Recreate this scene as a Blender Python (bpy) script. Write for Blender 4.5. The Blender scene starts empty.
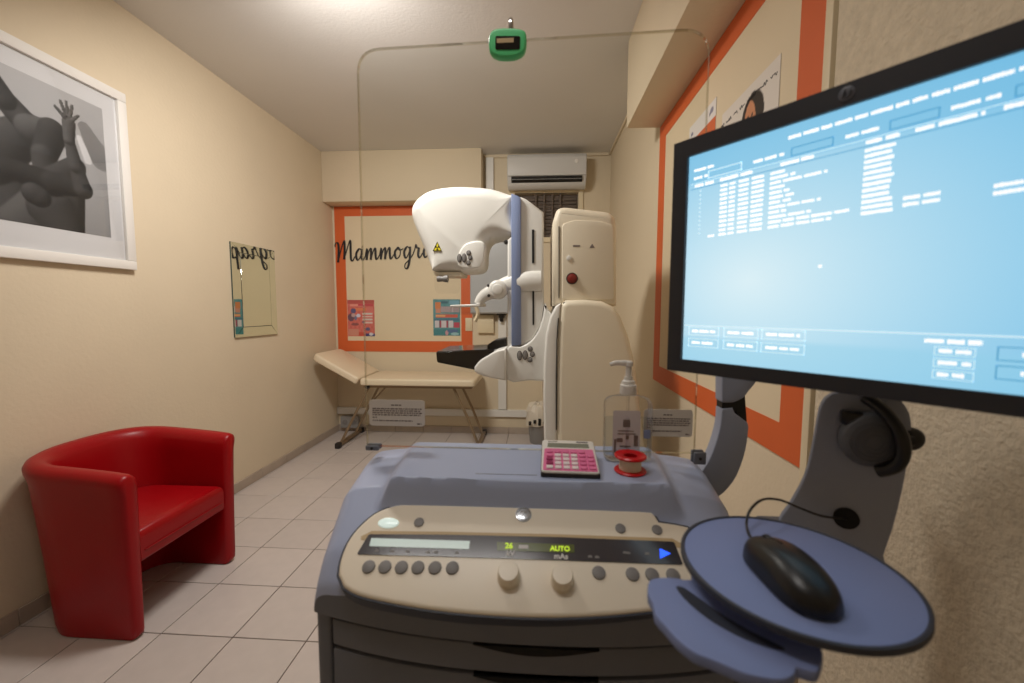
import bpy, bmesh, math, random
import numpy as np
from mathutils import Vector, Matrix

random.seed(7)
scene = bpy.context.scene
COL = scene.collection

# ------------------------------------------------------------------ camera
cam_data = bpy.data.cameras.new('camera')
cam = bpy.data.objects.new('camera', cam_data)
COL.objects.link(cam)
R = Vector((0.99804, 0.06262, 0.00209)); U = Vector((-0.00697, 0.07774, 0.99695)); F = Vector((-0.06227, 0.99501, -0.07802))
cam.matrix_world = Matrix(((R.x, U.x, -F.x, 0), (R.y, U.y, -F.y, 0), (R.z, U.z, -F.z, 1.4391), (0, 0, 0, 1)))
cam_data.sensor_width = 36
cam_data.lens = 412.7511 / 1024 * 36
cam_data.clip_start = 0.02
cam_data.dof.use_dof = True
cam_data.dof.focus_distance = 2.3
cam_data.dof.aperture_fstop = 3.5
scene.camera = cam

# ------------------------------------------------------------------ world, exposure
w = bpy.data.worlds.new('world'); scene.world = w
w.use_nodes = True
w.node_tree.nodes['Background'].inputs[0].default_value = (0.9, 0.85, 0.78, 1)
w.node_tree.nodes['Background'].inputs[1].default_value = 0.05
vs = scene.view_settings
vs.view_transform = 'Standard'; vs.look = 'None'; vs.gamma = 1.0; vs.use_curve_mapping = False
vs.exposure = -0.12

def area(name, loc, rot, sx, sy, power, col):
    l = bpy.data.lights.new(name, 'AREA'); l.shape = 'RECTANGLE'; l.size = sx; l.size_y = sy
    l.energy = power; l.color = col
    o = bpy.data.objects.new(name, l); o.location = loc; o.rotation_euler = rot
    COL.objects.link(o); return o

# the ceiling lamp's own light, and an added fill
LAMP_A = (-1.05, 1.90, 2.97)      # spot panel tilted toward the imaging unit
FILL_LAMP = (-0.45, 0.35, 3.0)  # unseen fill lamp, added to brighten the console
TILT = math.radians(32)
area('lamp_light', LAMP_A, (TILT, 0, 0), 0.55, 0.30, 47, (1.0, 0.955, 0.905))
area('fill_light', FILL_LAMP, (0, 0, 0), 0.9, 0.2, 9, (1.0, 0.965, 0.93))

# ------------------------------------------------------------------ materials
def lin(c):
    return tuple(((v / 255) / 12.92 if v / 255 <= 0.04045 else (((v / 255) + 0.055) / 1.055) ** 2.4) for v in c) + (1.0,)

def mat(name, col, rough=0.5, metal=0.0, var=0.0, vscale=8.0, bump=0.0, bscale=60.0, coat=0.0, rand=0.0, emit=0.0, spec=0.5, detail=3.0, bdist=0.004):
    m = bpy.data.materials.new(name); m.use_nodes = True
    nt = m.node_tree; b = nt.nodes['Principled BSDF']
    b.inputs['Base Color'].default_value = lin(col)
    b.inputs['Roughness'].default_value = rough
    b.inputs['Metallic'].default_value = metal
    b.inputs['Specular IOR Level'].default_value = spec
    if coat: b.inputs['Coat Weight'].default_value = coat; b.inputs['Coat Roughness'].default_value = 0.08
    tc = nt.nodes.new('ShaderNodeTexCoord')
    last = None
    if var or rand:
        hsv = nt.nodes.new('ShaderNodeHueSaturation'); hsv.inputs['Color'].default_value = lin(col)
        base = None
        if var:
            n = nt.nodes.new('ShaderNodeTexNoise'); n.inputs['Scale'].default_value = vscale; n.inputs['Detail'].default_value = 5
            nt.links.new(tc.outputs['Object'], n.inputs['Vector'])
            mr = nt.nodes.new('ShaderNodeMapRange'); mr.inputs[1].default_value = 0.25; mr.inputs[2].default_value = 0.75
            mr.inputs[3].default_value = 1 - var; mr.inputs[4].default_value = 1 + var
            nt.links.new(n.outputs['Fac'], mr.inputs[0]); base = mr.outputs[0]
        if rand:
            oi = nt.nodes.new('ShaderNodeObjectInfo')
            mr2 = nt.nodes.new('ShaderNodeMapRange'); mr2.inputs[3].default_value = 1 - rand; mr2.inputs[4].default_value = 1 + rand
            nt.links.new(oi.outputs['Random'], mr2.inputs[0])
            if base:
                mu = nt.nodes.new('ShaderNodeMath'); mu.operation = 'MULTIPLY'
                nt.links.new(base, mu.inputs[0]); nt.links.new(mr2.outputs[0], mu.inputs[1]); base = mu.outputs[0]
            else: base = mr2.outputs[0]
        nt.links.new(base, hsv.inputs['Value'])
        nt.links.new(hsv.outputs[0], b.inputs['Base Color'])
    if bump:
        n2 = nt.nodes.new('ShaderNodeTexNoise'); n2.inputs['Scale'].default_value = bscale; n2.inputs['Detail'].default_value = detail
        nt.links.new(tc.outputs['Object'], n2.inputs['Vector'])
        bp = nt.nodes.new('ShaderNodeBump'); bp.inputs['Strength'].default_value = bump; bp.inputs['Distance'].default_value = bdist
        nt.links.new(n2.outputs['Fac'], bp.inputs['Height']); nt.links.new(bp.outputs[0], b.inputs['Normal'])
    if emit:
        b.inputs['Emission Color'].default_value = lin(col); b.inputs['Emission Strength'].default_value = emit
    return m

def glass_mat(name, tint, refl=1.0, ior=1.45, rough=0.02):
    """thin clear sheet: straight transmission plus a Fresnel reflection"""
    m = bpy.data.materials.new(name); m.use_nodes = True; nt = m.node_tree
    for n in list(nt.nodes): nt.nodes.remove(n)
    out = nt.nodes.new('ShaderNodeOutputMaterial'); mix = nt.nodes.new('ShaderNodeMixShader')
    tr = nt.nodes.new('ShaderNodeBsdfTransparent'); tr.inputs[0].default_value = lin(tint)
    gl = nt.nodes.new('ShaderNodeBsdfGlossy'); gl.inputs['Roughness'].default_value = rough
    fr = nt.nodes.new('ShaderNodeFresnel'); fr.inputs[0].default_value = ior
    mu = nt.nodes.new('ShaderNodeMath'); mu.operation = 'MULTIPLY'; mu.inputs[1].default_value = refl
    nt.links.new(fr.outputs[0], mu.inputs[0]); nt.links.new(mu.outputs[0], mix.inputs[0])
    nt.links.new(tr.outputs[0], mix.inputs[1]); nt.links.new(gl.outputs[0], mix.inputs[2]); nt.links.new(mix.outputs[0], out.inputs[0])
    return m

def film_mat(name, col, cover):
    m = bpy.data.materials.new(name); m.use_nodes = True; nt = m.node_tree
    for n in list(nt.nodes): nt.nodes.remove(n)
    out = nt.nodes.new('ShaderNodeOutputMaterial'); mix = nt.nodes.new('ShaderNodeMixShader'); mix.inputs[0].default_value = cover
    tr = nt.nodes.new('ShaderNodeBsdfTransparent'); df = nt.nodes.new('ShaderNodeBsdfDiffuse'); df.inputs[0].default_value = lin(col)
    nt.links.new(tr.outputs[0], mix.inputs[1]); nt.links.new(df.outputs[0], mix.inputs[2]); nt.links.new(mix.outputs[0], out.inputs[0])
    return m

def attr_mat(name, rough=0.5, emit=0.0):
    m = bpy.data.materials.new(name); m.use_nodes = True; nt = m.node_tree; b = nt.nodes['Principled BSDF']
    a = nt.nodes.new('ShaderNodeAttribute'); a.attribute_name = 'ink'
    nt.links.new(a.outputs['Color'], b.inputs['Base Color']); b.inputs['Roughness'].default_value = rough
    if emit:
        nt.links.new(a.outputs['Color'], b.inputs['Emission Color']); b.inputs['Emission Strength'].default_value = emit
        b.inputs['Base Color'].default_value = (0.02, 0.02, 0.02, 1)
        for l in list(nt.links):
            if l.to_socket == b.inputs['Base Color']: nt.links.remove(l)
    return m

M = {}
M['wall'] = mat('painted_plaster', (218, 202, 175), 0.75, var=0.03, vscale=2.0, bump=0.35, bscale=45)
M['ceil'] = mat('ceiling_paint', (222, 219, 215), 0.85, var=0.03, vscale=1.5, bump=0.25, bscale=60)
M['stucco'] = mat('rough_stucco', (210, 196, 172), 0.9, var=0.10, vscale=45, bump=0.9, bscale=95, detail=8, bdist=0.006)
M['trim'] = mat('cream_trim', (222, 206, 174), 0.5)
M['tile'] = mat('grey_floor_tile', (196, 186, 180), 0.32, var=0.04, vscale=14, rand=0.035, bump=0.04, bscale=20)
M['grout'] = mat('dark_grout', (95, 82, 74), 0.95)
M['plinth'] = mat('plinth_tile', (178, 162, 146), 0.4, var=0.08, vscale=9, rand=0.04)
M['orange'] = mat('orange_paint', (212, 98, 46), 0.55, var=0.03, vscale=5)
M['cream_board'] = mat('cream_board', (224, 207, 176), 0.6, var=0.02, vscale=3)
M['white_paint'] = mat('white_lacquer', (232, 228, 222), 0.35)
M['white_plastic'] = mat('white_plastic', (228, 225, 219), 0.35, var=0.01, vscale=4)
M['cream_shell'] = mat('cream_shell', (226, 214, 192), 0.42, var=0.015, vscale=4)
M['ac_grey'] = mat('grey_plastic_light', (205, 203, 200), 0.25, coat=0.3)
M['black'] = mat('black_plastic', (18, 18, 20), 0.35)
M['black_matte'] = mat('black_matte', (12, 12, 13), 0.8)
M['black_gloss'] = mat('black_gloss', (14, 14, 17), 0.12, coat=0.6)
M['letter'] = mat('black_lettering', (22, 20, 28), 0.4)
M['blue_band'] = mat('blue_band', (130, 145, 184), 0.45)
M['deck'] = mat('blue_grey_shell', (168, 178, 206), 0.42, var=0.02, vscale=6, bump=0.05, bscale=300)
M['body'] = mat('dark_grey_shell', (108, 111, 120), 0.5, var=0.02, vscale=6, bump=0.05, bscale=300)
M['pad'] = mat('blue_pad', (124, 138, 184), 0.6, var=0.02, vscale=10, bump=0.1, bscale=500)
M['pad_edge'] = mat('dark_pad_edge', (52, 56, 68), 0.5)
M['arm_grey'] = mat('arm_grey_plastic', (150, 156, 174), 0.5, bump=0.05, bscale=300)
M['ivory'] = mat('ivory_panel', (238, 226, 206), 0.35, var=0.012, vscale=6)
M['knob_grey'] = mat('knob_grey', (92, 94, 100), 0.5, bump=0.2, bscale=400)
M['ivory_shade'] = mat('tan_recess_shade', (196, 170, 128), 0.5)
M['strip'] = mat('dark_window_strip', (62, 58, 62), 0.18, coat=0.4)
M['button'] = mat('grey_button', (128, 124, 122), 0.5)
M['silver'] = mat('brushed_silver', (200, 204, 210), 0.25, metal=0.8)
M['chrome'] = mat('chrome', (215, 215, 215), 0.15, metal=1.0)
M['steel'] = mat('leg_steel', (150, 130, 104), 0.4, metal=0.5)
M['red'] = mat('red_leatherette', (150, 3, 12), 0.36, var=0.05, vscale=6, bump=0.12, bscale=160, coat=0.0, spec=0.3)
M['vinyl'] = mat('cream_vinyl', (226, 210, 182), 0.42, bump=0.04, bscale=120)
M['picture_mat'] = mat('picture_mat', (214, 214, 216), 0.8)
M['mirror'] = mat('mirror_silver', (222, 226, 214), 0.02, metal=1.0)
M['mirror_edge'] = mat('mirror_edge', (70, 82, 74), 0.2)
M['glass'] = glass_mat('clear_glass', (252, 253, 252), 0.4)
M['glass_edge'] = glass_mat('glass_edge', (247, 246, 240), 0.5)
M['pic_glass'] = glass_mat('picture_glass', (255, 255, 255), 0.22)
M['clear'] = glass_mat('clear_plastic', (252, 252, 252), 0.5, 1.35, 0.1)
M['gel'] = glass_mat('sanitiser_gel', (246, 249, 251), 0.25, 1.33, 0.1)
M['film'] = film_mat('label_film', (214, 210, 220), 0.55)
M['paper'] = mat('white_paper', (232, 228, 222), 0.7)
M['label_grey'] = mat('label_plate', (222, 214, 204), 0.5)
M['ink'] = mat('grey_ink', (120, 108, 104), 0.7)
M['print'] = attr_mat('printed_paper', 0.45)
M['photo_print'] = attr_mat('photo_print', 0.6)
M['yellow'] = mat('warning_yellow', (232, 214, 40), 0.5)
M['red_plastic'] = mat('red_plastic', (206, 12, 24), 0.3)
M['tape'] = mat('cream_tape', (226, 212, 184), 0.8)
M['pink'] = mat('pink_plastic', (228, 116, 164), 0.4)
M['pink_dark'] = mat('dark_pink_key', (150, 40, 90), 0.4)
M['white_key'] = mat('white_key', (236, 222, 224), 0.4)
M['lcd'] = mat('lcd_grey', (128, 132, 118), 0.2)
M['lcd_glint'] = mat('pale_glint_display', (196, 212, 206), 0.15, emit=0.35)  # emission stands in for the lamp reflected in the display
M['glint_key'] = mat('glint_key', (222, 240, 234), 0.15, emit=0.5)  # glow painted in place of the lamp's reflection on the oval button
M['lcd_lit'] = mat('lcd_green', (92, 100, 46), 0.2)
M['digit'] = mat('lit_digit', (190, 220, 40), 0.4, emit=0.7)
M['blue_led'] = mat('blue_indicator', (40, 90, 255), 0.4, emit=1.6)
M['white_print'] = mat('white_print', (215, 212, 210), 0.6)
M['green'] = mat('green_plastic', (92, 212, 138), 0.35)
M['lamp'] = mat('lamp_diffuser', (255, 247, 235), 0.5, emit=3.0)
M['fill_glow'] = mat('fill_lamp_diffuser', (255, 247, 235), 0.5, emit=1.0)
M['metal_box'] = mat('grey_metal_box', (176, 178, 180), 0.3, coat=0.2)
M['shutter'] = mat('brown_shutter', (104, 90, 80), 0.7)
M['bin'] = mat('grey_bin', (150, 148, 146), 0.5)
M['bag'] = mat('white_bin_liner', (222, 212, 196), 0.6, bump=0.6, bscale=25)
M['bezel'] = mat('monitor_bezel', (40, 42, 50), 0.45)
M['bezel_logo'] = mat('monitor_logo', (82, 84, 94), 0.4)
M['ui_white'] = mat('screen_white', (255, 255, 255), 0.3, emit=1.0)
M['ui_line'] = mat('screen_pale_line', (214, 242, 255), 0.3, emit=0.85)
M['ui_dark'] = mat('screen_shadow_line', (74, 160, 206), 0.3, emit=0.7)
M['orange_toggle'] = mat('red_button', (128, 34, 26), 0.4)
M['dark_metal'] = mat('dark_foot', (40, 36, 34), 0.5)

# ------------------------------------------------------------------ geometry helpers (each returns a bmesh)
def newbm(verts, faces):
    bm = bmesh.new(); vs_ = [bm.verts.new(v) for v in verts]
    for f in faces:
        try: bm.faces.new([vs_[i] for i in f])
        except ValueError: pass
    bmesh.ops.recalc_face_normals(bm, faces=bm.faces)
    return bm

def bevel(bm, off, seg=2):
    if off > 0:
        bmesh.ops.bevel(bm, geom=list(bm.edges), offset=off, segments=seg, affect='EDGES', clamp_overlap=True, profile=0.5)
    return bm

def box(x0, x1, y0, y1, z0, z1, bev=0.0, seg=2):
    v = [(x, y, z) for x in (x0, x1) for y in (y0, y1) for z in (z0, z1)]
    f = [(0, 1, 3, 2), (4, 6, 7, 5), (0, 4, 5, 1), (2, 3, 7, 6), (0, 2, 6, 4), (1, 5, 7, 3)]
    return bevel(newbm(v, f), bev, seg)

def to3(axis, p, a):
    if axis == 'y': return (p[0], a, p[1])
    if axis == 'x': return (a, p[0], p[1])
    return (p[0], p[1], a)

def prism(pts, axis, a0, a1, bev=0.0, seg=2):
    n = len(pts)
    v = [to3(axis, p, a0) for p in pts] + [to3(axis, p, a1) for p in pts]
    f = [tuple(range(n)), tuple(range(n, 2 * n))] + [(i, (i + 1) % n, n + (i + 1) % n, n + i) for i in range(n)]
    return bevel(newbm(v, f), bev, seg)

def smooth(pts, k=5, closed=True):
    """Catmull-Rom through the points"""
    n = len(pts); out = []
    P = [Vector(p) for p in pts]
    rng = range(n) if closed else range(n - 1)
    for i in rng:
        if closed: p0, p1, p2, p3 = P[i - 1], P[i], P[(i + 1) % n], P[(i + 2) % n]
        else: p0, p1, p2, p3 = P[max(i - 1, 0)], P[i], P[i + 1], P[min(i + 2, n - 1)]
        for j in range(k):
            t = j / k
            out.append(tuple(0.5 * ((2 * p1) + (p2 - p0) * t + (2 * p0 - 5 * p1 + 4 * p2 - p3) * t * t + (3 * p1 - p0 - 3 * p2 + p3) * t ** 3)))
    if not closed: out.append(tuple(P[-1]))
    return out

def round_poly(pts, r, k=4):
    """polygon with its corners rounded"""
    n = len(pts); out = []
    rs = r if isinstance(r, (list, tuple)) else [r] * n
    for i in range(n):
        p, a, b = Vector(pts[i]), Vector(pts[i - 1]), Vector(pts[(i + 1) % n])
        d1, d2 = (a - p), (b - p)
        q = min(rs[i], d1.length * 0.49, d2.length * 0.49)
        if q < 1e-6: out.append(tuple(p)); continue
        s, e = p + d1.normalized() * q, p + d2.normalized() * q
        for j in range(k + 1):
            t = j / k
            out.append(tuple(s * (1 - t) ** 2 + p * 2 * t * (1 - t) + e * t * t))
    return out

def inset(pts, d):
    n = len(pts); ar = sum(pts[i][0] * pts[(i + 1) % n][1] - pts[(i + 1) % n][0] * pts[i][1] for i in range(n))
    sg = 1 if ar > 0 else -1; out = []
    for i in range(n):
        a, p, b = Vector(pts[i - 1]), Vector(pts[i]), Vector(pts[(i + 1) % n])
        e1, e2 = (p - a), (b - p)
        n1 = Vector((-e1.y, e1.x)).normalized() * sg; n2 = Vector((-e2.y, e2.x)).normalized() * sg
        nn = n1 + n2
        if nn.length < 1e-6: nn = n1
        nn.normalize()
        c = max(nn.dot(n1), 0.5)
        out.append(tuple(p + nn * (d / c)))
    return out

def medial(pts, rmax):
    """how far each point of the outline can move inward before it meets the other side"""
    n = len(pts); P = np.array(pts, float); ar = np.sum(P[:, 0] * np.roll(P[:, 1], -1) - np.roll(P[:, 0], -1) * P[:, 1])
    t = np.roll(P, -1, 0) - np.roll(P, 1, 0); t /= np.maximum(np.linalg.norm(t, axis=1, keepdims=True), 1e-9)
    nn = np.stack([-t[:, 1], t[:, 0]], 1) * (1 if ar > 0 else -1)
    q = P[None] - P[:, None]; dn = np.einsum('ijk,ik->ij', q, nn); d2 = (q ** 2).sum(-1)
    R_ = np.where(dn > 1e-7, d2 / np.maximum(2 * dn, 1e-9), 1e9); np.fill_diagonal(R_, 1e9)
    lim = np.minimum(R_.min(1) * 0.7, rmax)
    for _ in range(9): lim = np.minimum(lim, 0.5 * lim + 0.25 * (np.roll(lim, 1) + np.roll(lim, -1)))
    return lim

def inset_var(pts, ds):
    n = len(pts); P = np.array(pts, float); ar = np.sum(P[:, 0] * np.roll(P[:, 1], -1) - np.roll(P[:, 0], -1) * P[:, 1])
    t = np.roll(P, -1, 0) - np.roll(P, 1, 0); t /= np.maximum(np.linalg.norm(t, axis=1, keepdims=True), 1e-9)
    nn = np.stack([-t[:, 1], t[:, 0]], 1) * (1 if ar > 0 else -1)
    return [tuple(p) for p in P + nn * np.array(ds)[:, None]]

def dense(pts, step):
    out = []
    for i in range(len(pts)):
        a, b = Vector(pts[i]), Vector(pts[(i + 1) % len(pts)]); k = max(1, int((b - a).length / step))
        out += [tuple(a.lerp(b, j / k)) for j in range(k)]
    return out

def puff(pts, axis, a0, a1, r, seg=7, step=0.012):
    """pillow whose rim radius follows the width of the outline, for bulging shells"""
    pts = dense(pts, step); lim = medial(pts, r); s = 1 if a1 > a0 else -1; rings = []
    for j in range(seg + 1):
        th = math.pi / 2 * j / seg; rings.append((inset_var(pts, lim * (1 - math.sin(th))), a0 + s * r * (1 - math.cos(th))))
    for j in range(seg + 1):
        th = math.pi / 2 * j / seg; rings.append((inset_var(pts, lim * (1 - math.cos(th))), a1 - s * r * (1 - math.sin(th))))
    return loft([[to3(axis, p, a) for p in ring] for ring, a in rings])

def pillow(pts, axis, a0, a1, r0, r1=None, seg=5):
    """extruded outline with rounded rims: r0 at the a0 end, r1 at the a1 end"""
    if r1 is None: r1 = r0
    s = 1 if a1 > a0 else -1
    rings = []
    if r0 > 0:
        for j in range(seg + 1):
            th = math.pi / 2 * j / seg
            rings.append((inset(pts, r0 * (1 - math.sin(th))), a0 + s * r0 * (1 - math.cos(th))))
    else: rings.append((pts, a0))
    if r1 > 0:
        for j in range(seg + 1):
            th = math.pi / 2 * j / seg
            rings.append((inset(pts, r1 * (1 - math.cos(th))), a1 - s * r1 * (1 - math.sin(th))))
    else: rings.append((pts, a1))
    n = len(pts); v = []; f = []
    for ring, a in rings: v += [to3(axis, p, a) for p in ring]
    for k in range(len(rings) - 1):
        for i in range(n):
            f.append((k * n + i, k * n + (i + 1) % n, (k + 1) * n + (i + 1) % n, (k + 1) * n + i))
    f.append(tuple(range(n))); f.append(tuple(range((len(rings) - 1) * n, len(rings) * n)))
    return newbm(v, f)

def loft(rings, closed_ring=True, caps=True):
    n = len(rings[0]); v = [p for r_ in rings for p in r_]; f = []
    for k in range(len(rings) - 1):
        for i in range(n if closed_ring else n - 1):
            f.append((k * n + i, k * n + (i + 1) % n, (k + 1) * n + (i + 1) % n, (k + 1) * n + i))
    if caps and closed_ring:
        f.append(tuple(range(n))); f.append(tuple(range((len(rings) - 1) * n, len(rings) * n)))
    return newbm(v, f)

def tube(pts, r, seg=10, flat=None):
    """sweep a circle along points; r a number or one per point; flat=(axis, factor) squashes the section"""
    P = [Vector(p) for p in pts]; n = len(P); rs = r if isinstance(r, (list, tuple)) else [r] * n
    T = [(P[min(i + 1, n - 1)] - P[max(i - 1, 0)]).normalized() for i in range(n)]
    up = Vector((0, 0, 1)) if abs(T[0].z) < 0.9 else Vector((0, 1, 0))
    nrm = (up - T[0] * up.dot(T[0])).normalized(); rings = []
    for i in range(n):
        nrm = (nrm - T[i] * nrm.dot(T[i])).normalized(); bi = T[i].cross(nrm)
        ring = []
        for j in range(seg):
            a = 2 * math.pi * j / seg; off = (nrm * math.cos(a) + bi * math.sin(a)) * rs[i]
            if flat: off[flat[0]] *= flat[1]
            ring.append(tuple(P[i] + off))
        rings.append(ring)
    return loft(rings)

def lathe(prof, origin=(0, 0, 0), axis=(0, 0, 1), seg=24):
    """profile of (radius, height) turned about an axis"""
    q = Vector((0, 0, 1)).rotation_difference(Vector(axis).normalized()).to_matrix().to_4x4()
    mt = Matrix.Translation(origin) @ q; v = []; f = []; idx = []
    for r_, h in prof:
        if r_ < 1e-6: idx.append([len(v)]); v.append(mt @ Vector((0, 0, h)))
        else:
            idx.append(list(range(len(v), len(v) + seg)))
            v += [mt @ Vector((r_ * math.cos(2 * math.pi * j / seg), r_ * math.sin(2 * math.pi * j / seg), h)) for j in range(seg)]
    for a, b in zip(idx, idx[1:]):
        for j in range(seg):
            k = (j + 1) % seg
            if len(a) == 1 and len(b) == 1: continue
            if len(a) == 1: f.append((a[0], b[j], b[k]))
            elif len(b) == 1: f.append((a[j], a[k], b[0]))
            else: f.append((a[j], a[k], b[k], b[j]))
    return newbm([tuple(p) for p in v], f)

def puck(c, r, h, axis=(0, 0, 1), bev=0.1, seg=20):
    b = min(r, h) * bev * 2
    return lathe([(0, 0), (r, 0), (r, h - b), (r - b * 0.3, h - b * 0.3), (r - b, h), (0, h)], c, axis, seg)

def xf(bm, mt):
    bmesh.ops.transform(bm, matrix=mt, verts=bm.verts); return bm

def join(bms):
    out = bmesh.new()
    for b in bms:
        me = bpy.data.meshes.new('tmp'); b.to_mesh(me); b.free(); out.from_mesh(me); bpy.data.meshes.remove(me)
    return out

def text_bm(s, size, mt, depth=0.0004, bold=0.0):
    """words as flat lettering, upright in local x / y"""
    cu = bpy.data.curves.new('tmp_text', 'FONT'); cu.body = s; cu.size = size; cu.extrude = depth; cu.offset = bold; cu.resolution_u = 3
    cu.align_x = 'CENTER'; cu.align_y = 'CENTER'
    o = bpy.data.objects.new('tmp_text', cu); COL.objects.link(o)
    dg = bpy.context.evaluated_depsgraph_get(); me = bpy.data.meshes.new_from_object(o.evaluated_get(dg))
    bm = bmesh.new(); bm.from_mesh(me); bpy.data.meshes.remove(me)
    bpy.data.objects.remove(o); bpy.data.curves.remove(cu)
    return xf(bm, mt)

# ------------------------------------------------------------------ object helpers
BASE = {}
def top_of(o):
    while o.parent: o = o.parent
    return o

def to_mesh(name, bm, mats, inv=None, angle=38):
    if inv is not None: bmesh.ops.transform(bm, matrix=inv, verts=bm.verts)
    me = bpy.data.meshes.new(name); bm.to_mesh(me); bm.free()
    for m_ in (mats if isinstance(mats, (list, tuple)) else [mats]): me.materials.append(m_)
    for p in me.polygons: p.use_smooth = True
    me.set_sharp_from_angle(angle=math.radians(angle))
    return me

def thing(name, label, cat, loc=(0, 0, 0), rotz=0.0, group=None):
    o = bpy.data.objects.new(name, None); COL.objects.link(o)
    o.empty_display_size = 0.1; o.location = loc; o.rotation_euler = (0, 0, rotz)
    o['label'] = label; o['category'] = cat
    if group: o['group'] = group
    BASE[o.name] = Matrix.Translation(loc) @ Matrix.Rotation(rotz, 4, 'Z')
    return o

def part(name, bm, mats, parent, label=None, angle=38):
    """a mesh built in world coordinates, kept in its thing's own frame"""
    me = to_mesh(name, bm, mats, BASE[top_of(parent).name].inverted(), angle)
    o = bpy.data.objects.new(name, me); COL.objects.link(o); o.parent = parent
    if label: o['label'] = label
    return o

def single(name, bm, mats, label, cat, loc, group=None, angle=38):
    me = to_mesh(name, bm, mats, Matrix.Translation(loc).inverted(), angle)
    o = bpy.data.objects.new(name, me); COL.objects.link(o); o.location = loc
    o['label'] = label; o['category'] = cat
    if group: o['group'] = group
    BASE[o.name] = Matrix.Translation(loc)
    return o

def struct(name, bm, mats, parent=None, label=None):
    me = to_mesh(name, bm, mats); o = bpy.data.objects.new(name, me); COL.objects.link(o)
    if parent: o.parent = parent
    else: o['kind'] = 'structure'; BASE[o.name] = Matrix.Identity(4)
    if label: o['label'] = label
    return o

def copy_part(src, parent, mt):
    o = src.copy(); COL.objects.link(o); o.parent = parent; o.matrix_local = mt; return o

def printed(name, origin, e1, e2, w_, h_, nx, ny, fn, m, parent):
    """flat print: a grid whose points carry the ink colour; fn(u, v) -> rgb 0..255 with u right, v up in 0..1"""
    us, vs_ = np.meshgrid(np.linspace(0, 1, nx), np.linspace(0, 1, ny))
    rgb = fn(us, vs_)
    o3 = Vector(origin); a = Vector(e1) * w_; b = Vector(e2) * h_
    verts = [tuple(o3 + a * us.flat[i] + b * vs_.flat[i]) for i in range(nx * ny)]
    faces = [(j * nx + i, j * nx + i + 1, (j + 1) * nx + i + 1, (j + 1) * nx + i) for j in range(ny - 1) for i in range(nx - 1)]
    me = bpy.data.meshes.new(name); me.from_pydata(verts, [], faces)
    at = me.color_attributes.new('ink', 'FLOAT_COLOR', 'POINT')
    c = np.clip(rgb / 255.0, 0, 1); c = np.where(c <= 0.04045, c / 12.92, ((c + 0.055) / 1.055) ** 2.4)
    full = np.ones((nx * ny, 4), np.float32); full[:, :3] = c.reshape(-1, 3)
    at.data.foreach_set('color', full.ravel())
    me.materials.append(m); me.transform(BASE[top_of(parent).name].inverted())
    o = bpy.data.objects.new(name, me); COL.objects.link(o); o.parent = parent
    return o

def fill(shape, col):
    a = np.zeros(shape + (3,)); a[:] = col; return a
def rect_(img, u, v, u0, u1, v0, v1, col):
    img[(u >= u0) & (u <= u1) & (v >= v0) & (v <= v1)] = col
def blob_(img, u, v, cu, cv, ru, rv, col):
    img[((u - cu) / ru) ** 2 + ((v - cv) / rv) ** 2 <= 1] = col

# ================================================================== THE ROOM
XW, XR, YB, YF, ZC = -2.352, 0.777, 4.677, -1.25, 3.134
T = 1 / 3

floor = struct('floor', box(XW - 0.1, XR + 0.1, YF - 0.1, YB + 0.1, -0.12, -0.004), M['grout'])
g = 0.0022
tile_me = None
xs = [-1.6616 + k * T for k in range(-3, 9)]; ys = [1.2938 + k * T for k in range(-8, 12)]
for xa in xs:
    for ya in ys:
        x0, x1, y0, y1 = max(xa, XW), min(xa + T, XR), max(ya, YF), min(ya + T, YB)
        if x1 - x0 < 0.02 or y1 - y0 < 0.02: continue
        full = abs(x1 - x0 - T) < 1e-4 and abs(y1 - y0 - T) < 1e-4
        if full and tile_me:
            o = bpy.data.objects.new('floor_tile', tile_me); COL.objects.link(o); o.parent = floor
        else:
            w2, d2 = x1 - x0 - 2 * g, y1 - y0 - 2 * g
            me = to_mesh('floor_tile', box(-w2 / 2, w2 / 2, -d2 / 2, d2 / 2, -0.01, 0.0, 0.0015, 1), M['tile'])
            if full: tile_me = me
            o = bpy.data.objects.new('floor_tile', me); COL.objects.link(o); o.parent = floor
        o.location = ((x0 + x1) / 2, (y0 + y1) / 2, random.uniform(-0.0006, 0.0))

struct('ceiling', box(XW - 0.1, XR + 0.1, YF - 0.1, YB + 0.1, ZC, ZC + 0.12), M['ceil'])
struct('wall_left', box(XW - 0.1, XW, YF - 0.1, YB + 0.1, -0.12, ZC), M['wall'])
struct('wall_right', box(XR, XR + 0.1, YF - 0.1, YB + 0.1, -0.12, ZC), M['wall'])
struct('wall_front', box(XW, XR, YF - 0.1, YF, -0.12, ZC), M['wall'])
WX0, WX1, WZ0, WZ1 = -0.262, 0.432, 2.235, 2.715
struct('wall_back', join([box(XW, WX0, YB, YB + 0.1, -0.12, ZC), box(WX1, XR, YB, YB + 0.1, -0.12, ZC),
                          box(WX0, WX1, YB, YB + 0.1, -0.12, WZ0), box(WX0, WX1, YB, YB + 0.1, WZ1, ZC)]), M['wall'])
# beams under the ceiling
struct('trim_1', box(XW, -0.609, YB - 0.216, YB, 2.6, ZC, 0.006, 2), M['wall'], label='deep plaster beam across the back wall above the orange bordered panel')
struct('trim_2', box(XR - 0.216, XR, YF, 2.80, 2.6, ZC, 0.006, 2), M['wall'], label='plaster beam along the top of the right wall')
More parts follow.
